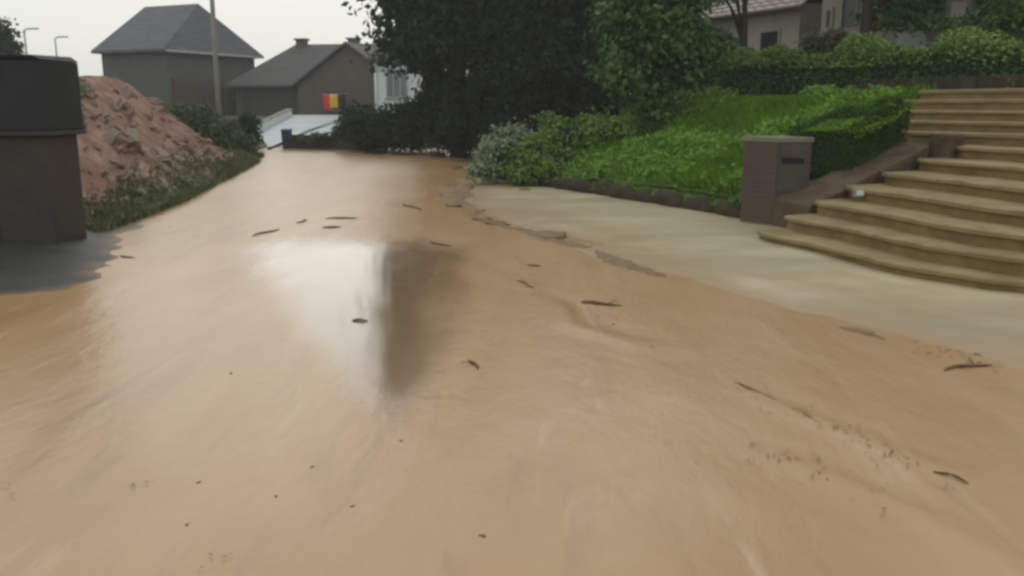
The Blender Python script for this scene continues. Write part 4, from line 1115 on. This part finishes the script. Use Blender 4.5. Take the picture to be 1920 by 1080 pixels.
for i, (px, py, lab) in enumerate(((433, 700, 'lone leaf scrap on open water left of the glassy patch'), (585, 876, 'leaf scrap below the glassy patch, upper one of four in the lower left'),
        (517, 932, 'leaf scrap in the lower left between two others'), (660, 950, 'leaf scrap nearest bottom centre of the lower left scraps'), (752, 827, 'leaf scrap just below the tip of the dark reflection'),
        (372, 905, 'leaf scrap leftmost of the upper pair in the lower left'), (1780, 640, 'leaf scrap in shallow water upstream of the bent branch'), (1150, 608, 'leaf scrap just below the forked branch'),
        (350, 985, 'lowest leaf scrap near the lower left corner'), (905, 1005, 'lone leaf scrap at the bottom centre'))):
    p = at_z(px, py)
    o = link('floating_leaf', lump_mesh('floating_leaf', M['silt'], 200 + i, .014, .007, .0025, .5), None)
    o.location = (p.x, p.y, .002); o.rotation_euler = (0, 0, random.uniform(0, 6))
    tag(o, lab, 'leaf', 'leaf scraps on the open water')
# silt and litter washed up against the far end of the pavement
n = 70
for i, (px, py, sx, lab) in enumerate(((868, 352, .34, 'flat brown clod of silt beside the silvery shrub'), (845, 366, .26, 'brown clod of silt nearest midstream on the debris bank'), (852, 386, .2, 'small dark clod at the near end of the debris bank'),
                                       (905, 412, .2, 'brown litter clump at the pavement corner'), (930, 420, .22, 'litter clump just down the pavement edge'), (1035, 442, .3, 'long litter clump halfway along the pavement edge'), (985, 358, .22, 'low clod of silt at the foot of the lawn shrubs'))):
    p = at_z(px, py)
    o = link('silt_clod', lump_mesh('silt_clod', M['silt'], 300 + i, sx, sx * .6, .035, .35), None)
    o.location = (p.x, p.y, .008); o.rotation_euler = (0, 0, random.uniform(-.4, .4) + 1.9)
    tag(o, lab, 'silt', 'silt banked up along the pavement')
# thin bar of silt settled along the kerb, broken up by the current; the last three paint dark ripple lines
def silt_ripple_shade(pxs, w, h, seed):
    p = [np.array(at_z(*q)) for q in pxs]
    cum = np.concatenate([[0], np.cumsum([np.linalg.norm(p[i + 1] - p[i]) for i in range(len(p) - 1)])])
    u = np.arange(0, cum[-1], .035); vv = np.linspace(-1, 1, 15)
    U, V = np.meshgrid(u, vv, indexing='ij')
    cx = np.interp(U, cum, [q[0] for q in p]); cy = np.interp(U, cum, [q[1] for q in p])
    d = p[-1] - p[0]; d /= np.linalg.norm(d); nr = np.array((-d[1], d[0]))
    ww = w * (.75 + 1.1 * vnoise(U * 1.3, U * 0, seed)); off = V * ww + w * 1.2 * vnoise(U * 1.1, U * 0, seed + 3)
    X = cx + nr[0] * off; Y = cy + nr[1] * off
    ends = sstep(U, 0, .3) * (1 - sstep(U, cum[-1] - .4, cum[-1]))
    Z = h * (1 - V ** 2) * ends * (0.55 + 1.3 * fbm(U * 1.7, V * 1.2, seed + 7)) - .012 + .012 * fbm(X * 9, Y * 9, seed + 9)
    return grid_mesh('silt_ripple_shade', X, Y, Z)
for i, (pts, w, h, lab) in enumerate((([(835, 347), (868, 360), (885, 385), (905, 408)], .36, .075, 'dark silt bank between midstream and the silvery shrub'),
        ([(890, 405), (960, 428), (1040, 447), (1120, 470)], .21, .055, 'silt bar along the far pavement edge'),
        ([(1100, 470), (1160, 492), (1225, 517), (1260, 528)], .12, .055, 'silt bar ending in a dark tip midway along the pavement'),
        ([(1540, 606), (1620, 625), (1710, 648)], .13, .045, 'faint silt bar in the shallow water below the stairs'),
        ([(1740, 655), (1800, 664), (1870, 690)], .12, .035, 'curved silt bar behind the bent branch at lower right'),
        ([(1352, 704), (1400, 728), (1440, 745), (1500, 772), (1580, 815), (1660, 855)], .028, .026, 'long thin dark strip standing in for ripple shade right of centre'),  # from here on, dark strips imitate the shaded side of ripples
        ([(1405, 828), (1480, 870), (1540, 900), (1610, 935)], .03, .022, 'thin dark strip standing in for ripple shade nearest the bottom, below the long one'),
        ([(1060, 600), (1120, 628), (1190, 648), (1245, 662)], .03, .02, 'short dark strip standing in for ripple shade between forked branch and road centre'))):
    o = link('silt_ripple_shade', silt_ripple_shade(pts, w, h, 400 + 11 * i), M['silt'], smooth=True)
    tag(o, lab, 'silt', 'silt banked up along the pavement')
P = []
for (a, b, k, w) in (((880, 392), (960, 425), 160, .18), ((960, 425), (1110, 465), 200, .12), ((1110, 465), (1225, 516), 160, .08), ((830, 345), (890, 395), 160, .28), ((1740, 650), (1860, 690), 40, .08)):
    p0, p1 = at_z(*a), at_z(*b); u = rng.uniform(0, 1, k)[:, None]
    P.append(np.array(p0) * (1 - u) + np.array(p1) * u + rng.normal(0, w, (k, 3)) * np.array((1, 1, 0)) + np.array((0, 0, 1)) * rng.uniform(.004, .014, (k, 1)))
P = np.concatenate(P)
g = leaves('washed_up_litter', P, np.tile((0, 0, 1), (len(P), 1)), .014, M['silt'], spread=.1, up=1.0)
tag(g, 'line of leaf litter and bits washed up along the pavement edge', 'litter', kind='stuff')

P = []
for (a, b, k, w) in (((1350, 703), (1660, 855), 110, .06), ((1660, 855), (1830, 910), 50, .05), ((1400, 825), (1700, 970), 70, .07), ((990, 545), (1250, 662), 70, .09), ((470, 430), (700, 405), 80, .2), ((700, 400), (860, 370), 90, .3), ((900, 440), (1180, 580), 90, .16), ((300, 880), (760, 960), 14, .35), ((200, 490), (420, 410), 40, .2)):
    p0, p1 = at_z(*a), at_z(*b); m_ = max(3, k // 7); u = np.repeat(rng.uniform(0, 1, m_), 7)[:, None]
    jit = np.repeat(rng.normal(0, w, (m_, 3)), 7, 0) + rng.normal(0, .035, (m_ * 7, 3))
    P.append(np.array(p0) * (1 - u) + np.array(p1) * u + jit * np.array((1, 1, 0)) + np.array((0, 0, .010)))
P = np.concatenate(P)
g = leaves('floating_flecks', P, np.tile((0, 0, 1), (len(P), 1)), .009, M['silt'], spread=.08, up=1.0, var=.7, aspect=.35)
tag(g, 'fine plant bits drifting in lines on the brown flood', 'litter', kind='stuff')

# ------------------------------------------------------------------ damp air
hz = MB().box(-252, 252, -252, 252, -1.3, 13.5).build('haze', None)
tag(hz, kind='stuff')
m = bpy.data.materials.new('haze'); m.use_nodes = True
n = m.node_tree; n.nodes.clear()
o_ = n.nodes.new('ShaderNodeOutputMaterial'); v_ = n.nodes.new('ShaderNodeVolumePrincipled')
v_.inputs['Color'].default_value = (0.86, 0.88, 0.9, 1)
v_.inputs['Density'].default_value = 0.0014
n.links.new(v_.outputs[0], o_.inputs['Volume'])
hz.data.materials.append(m)
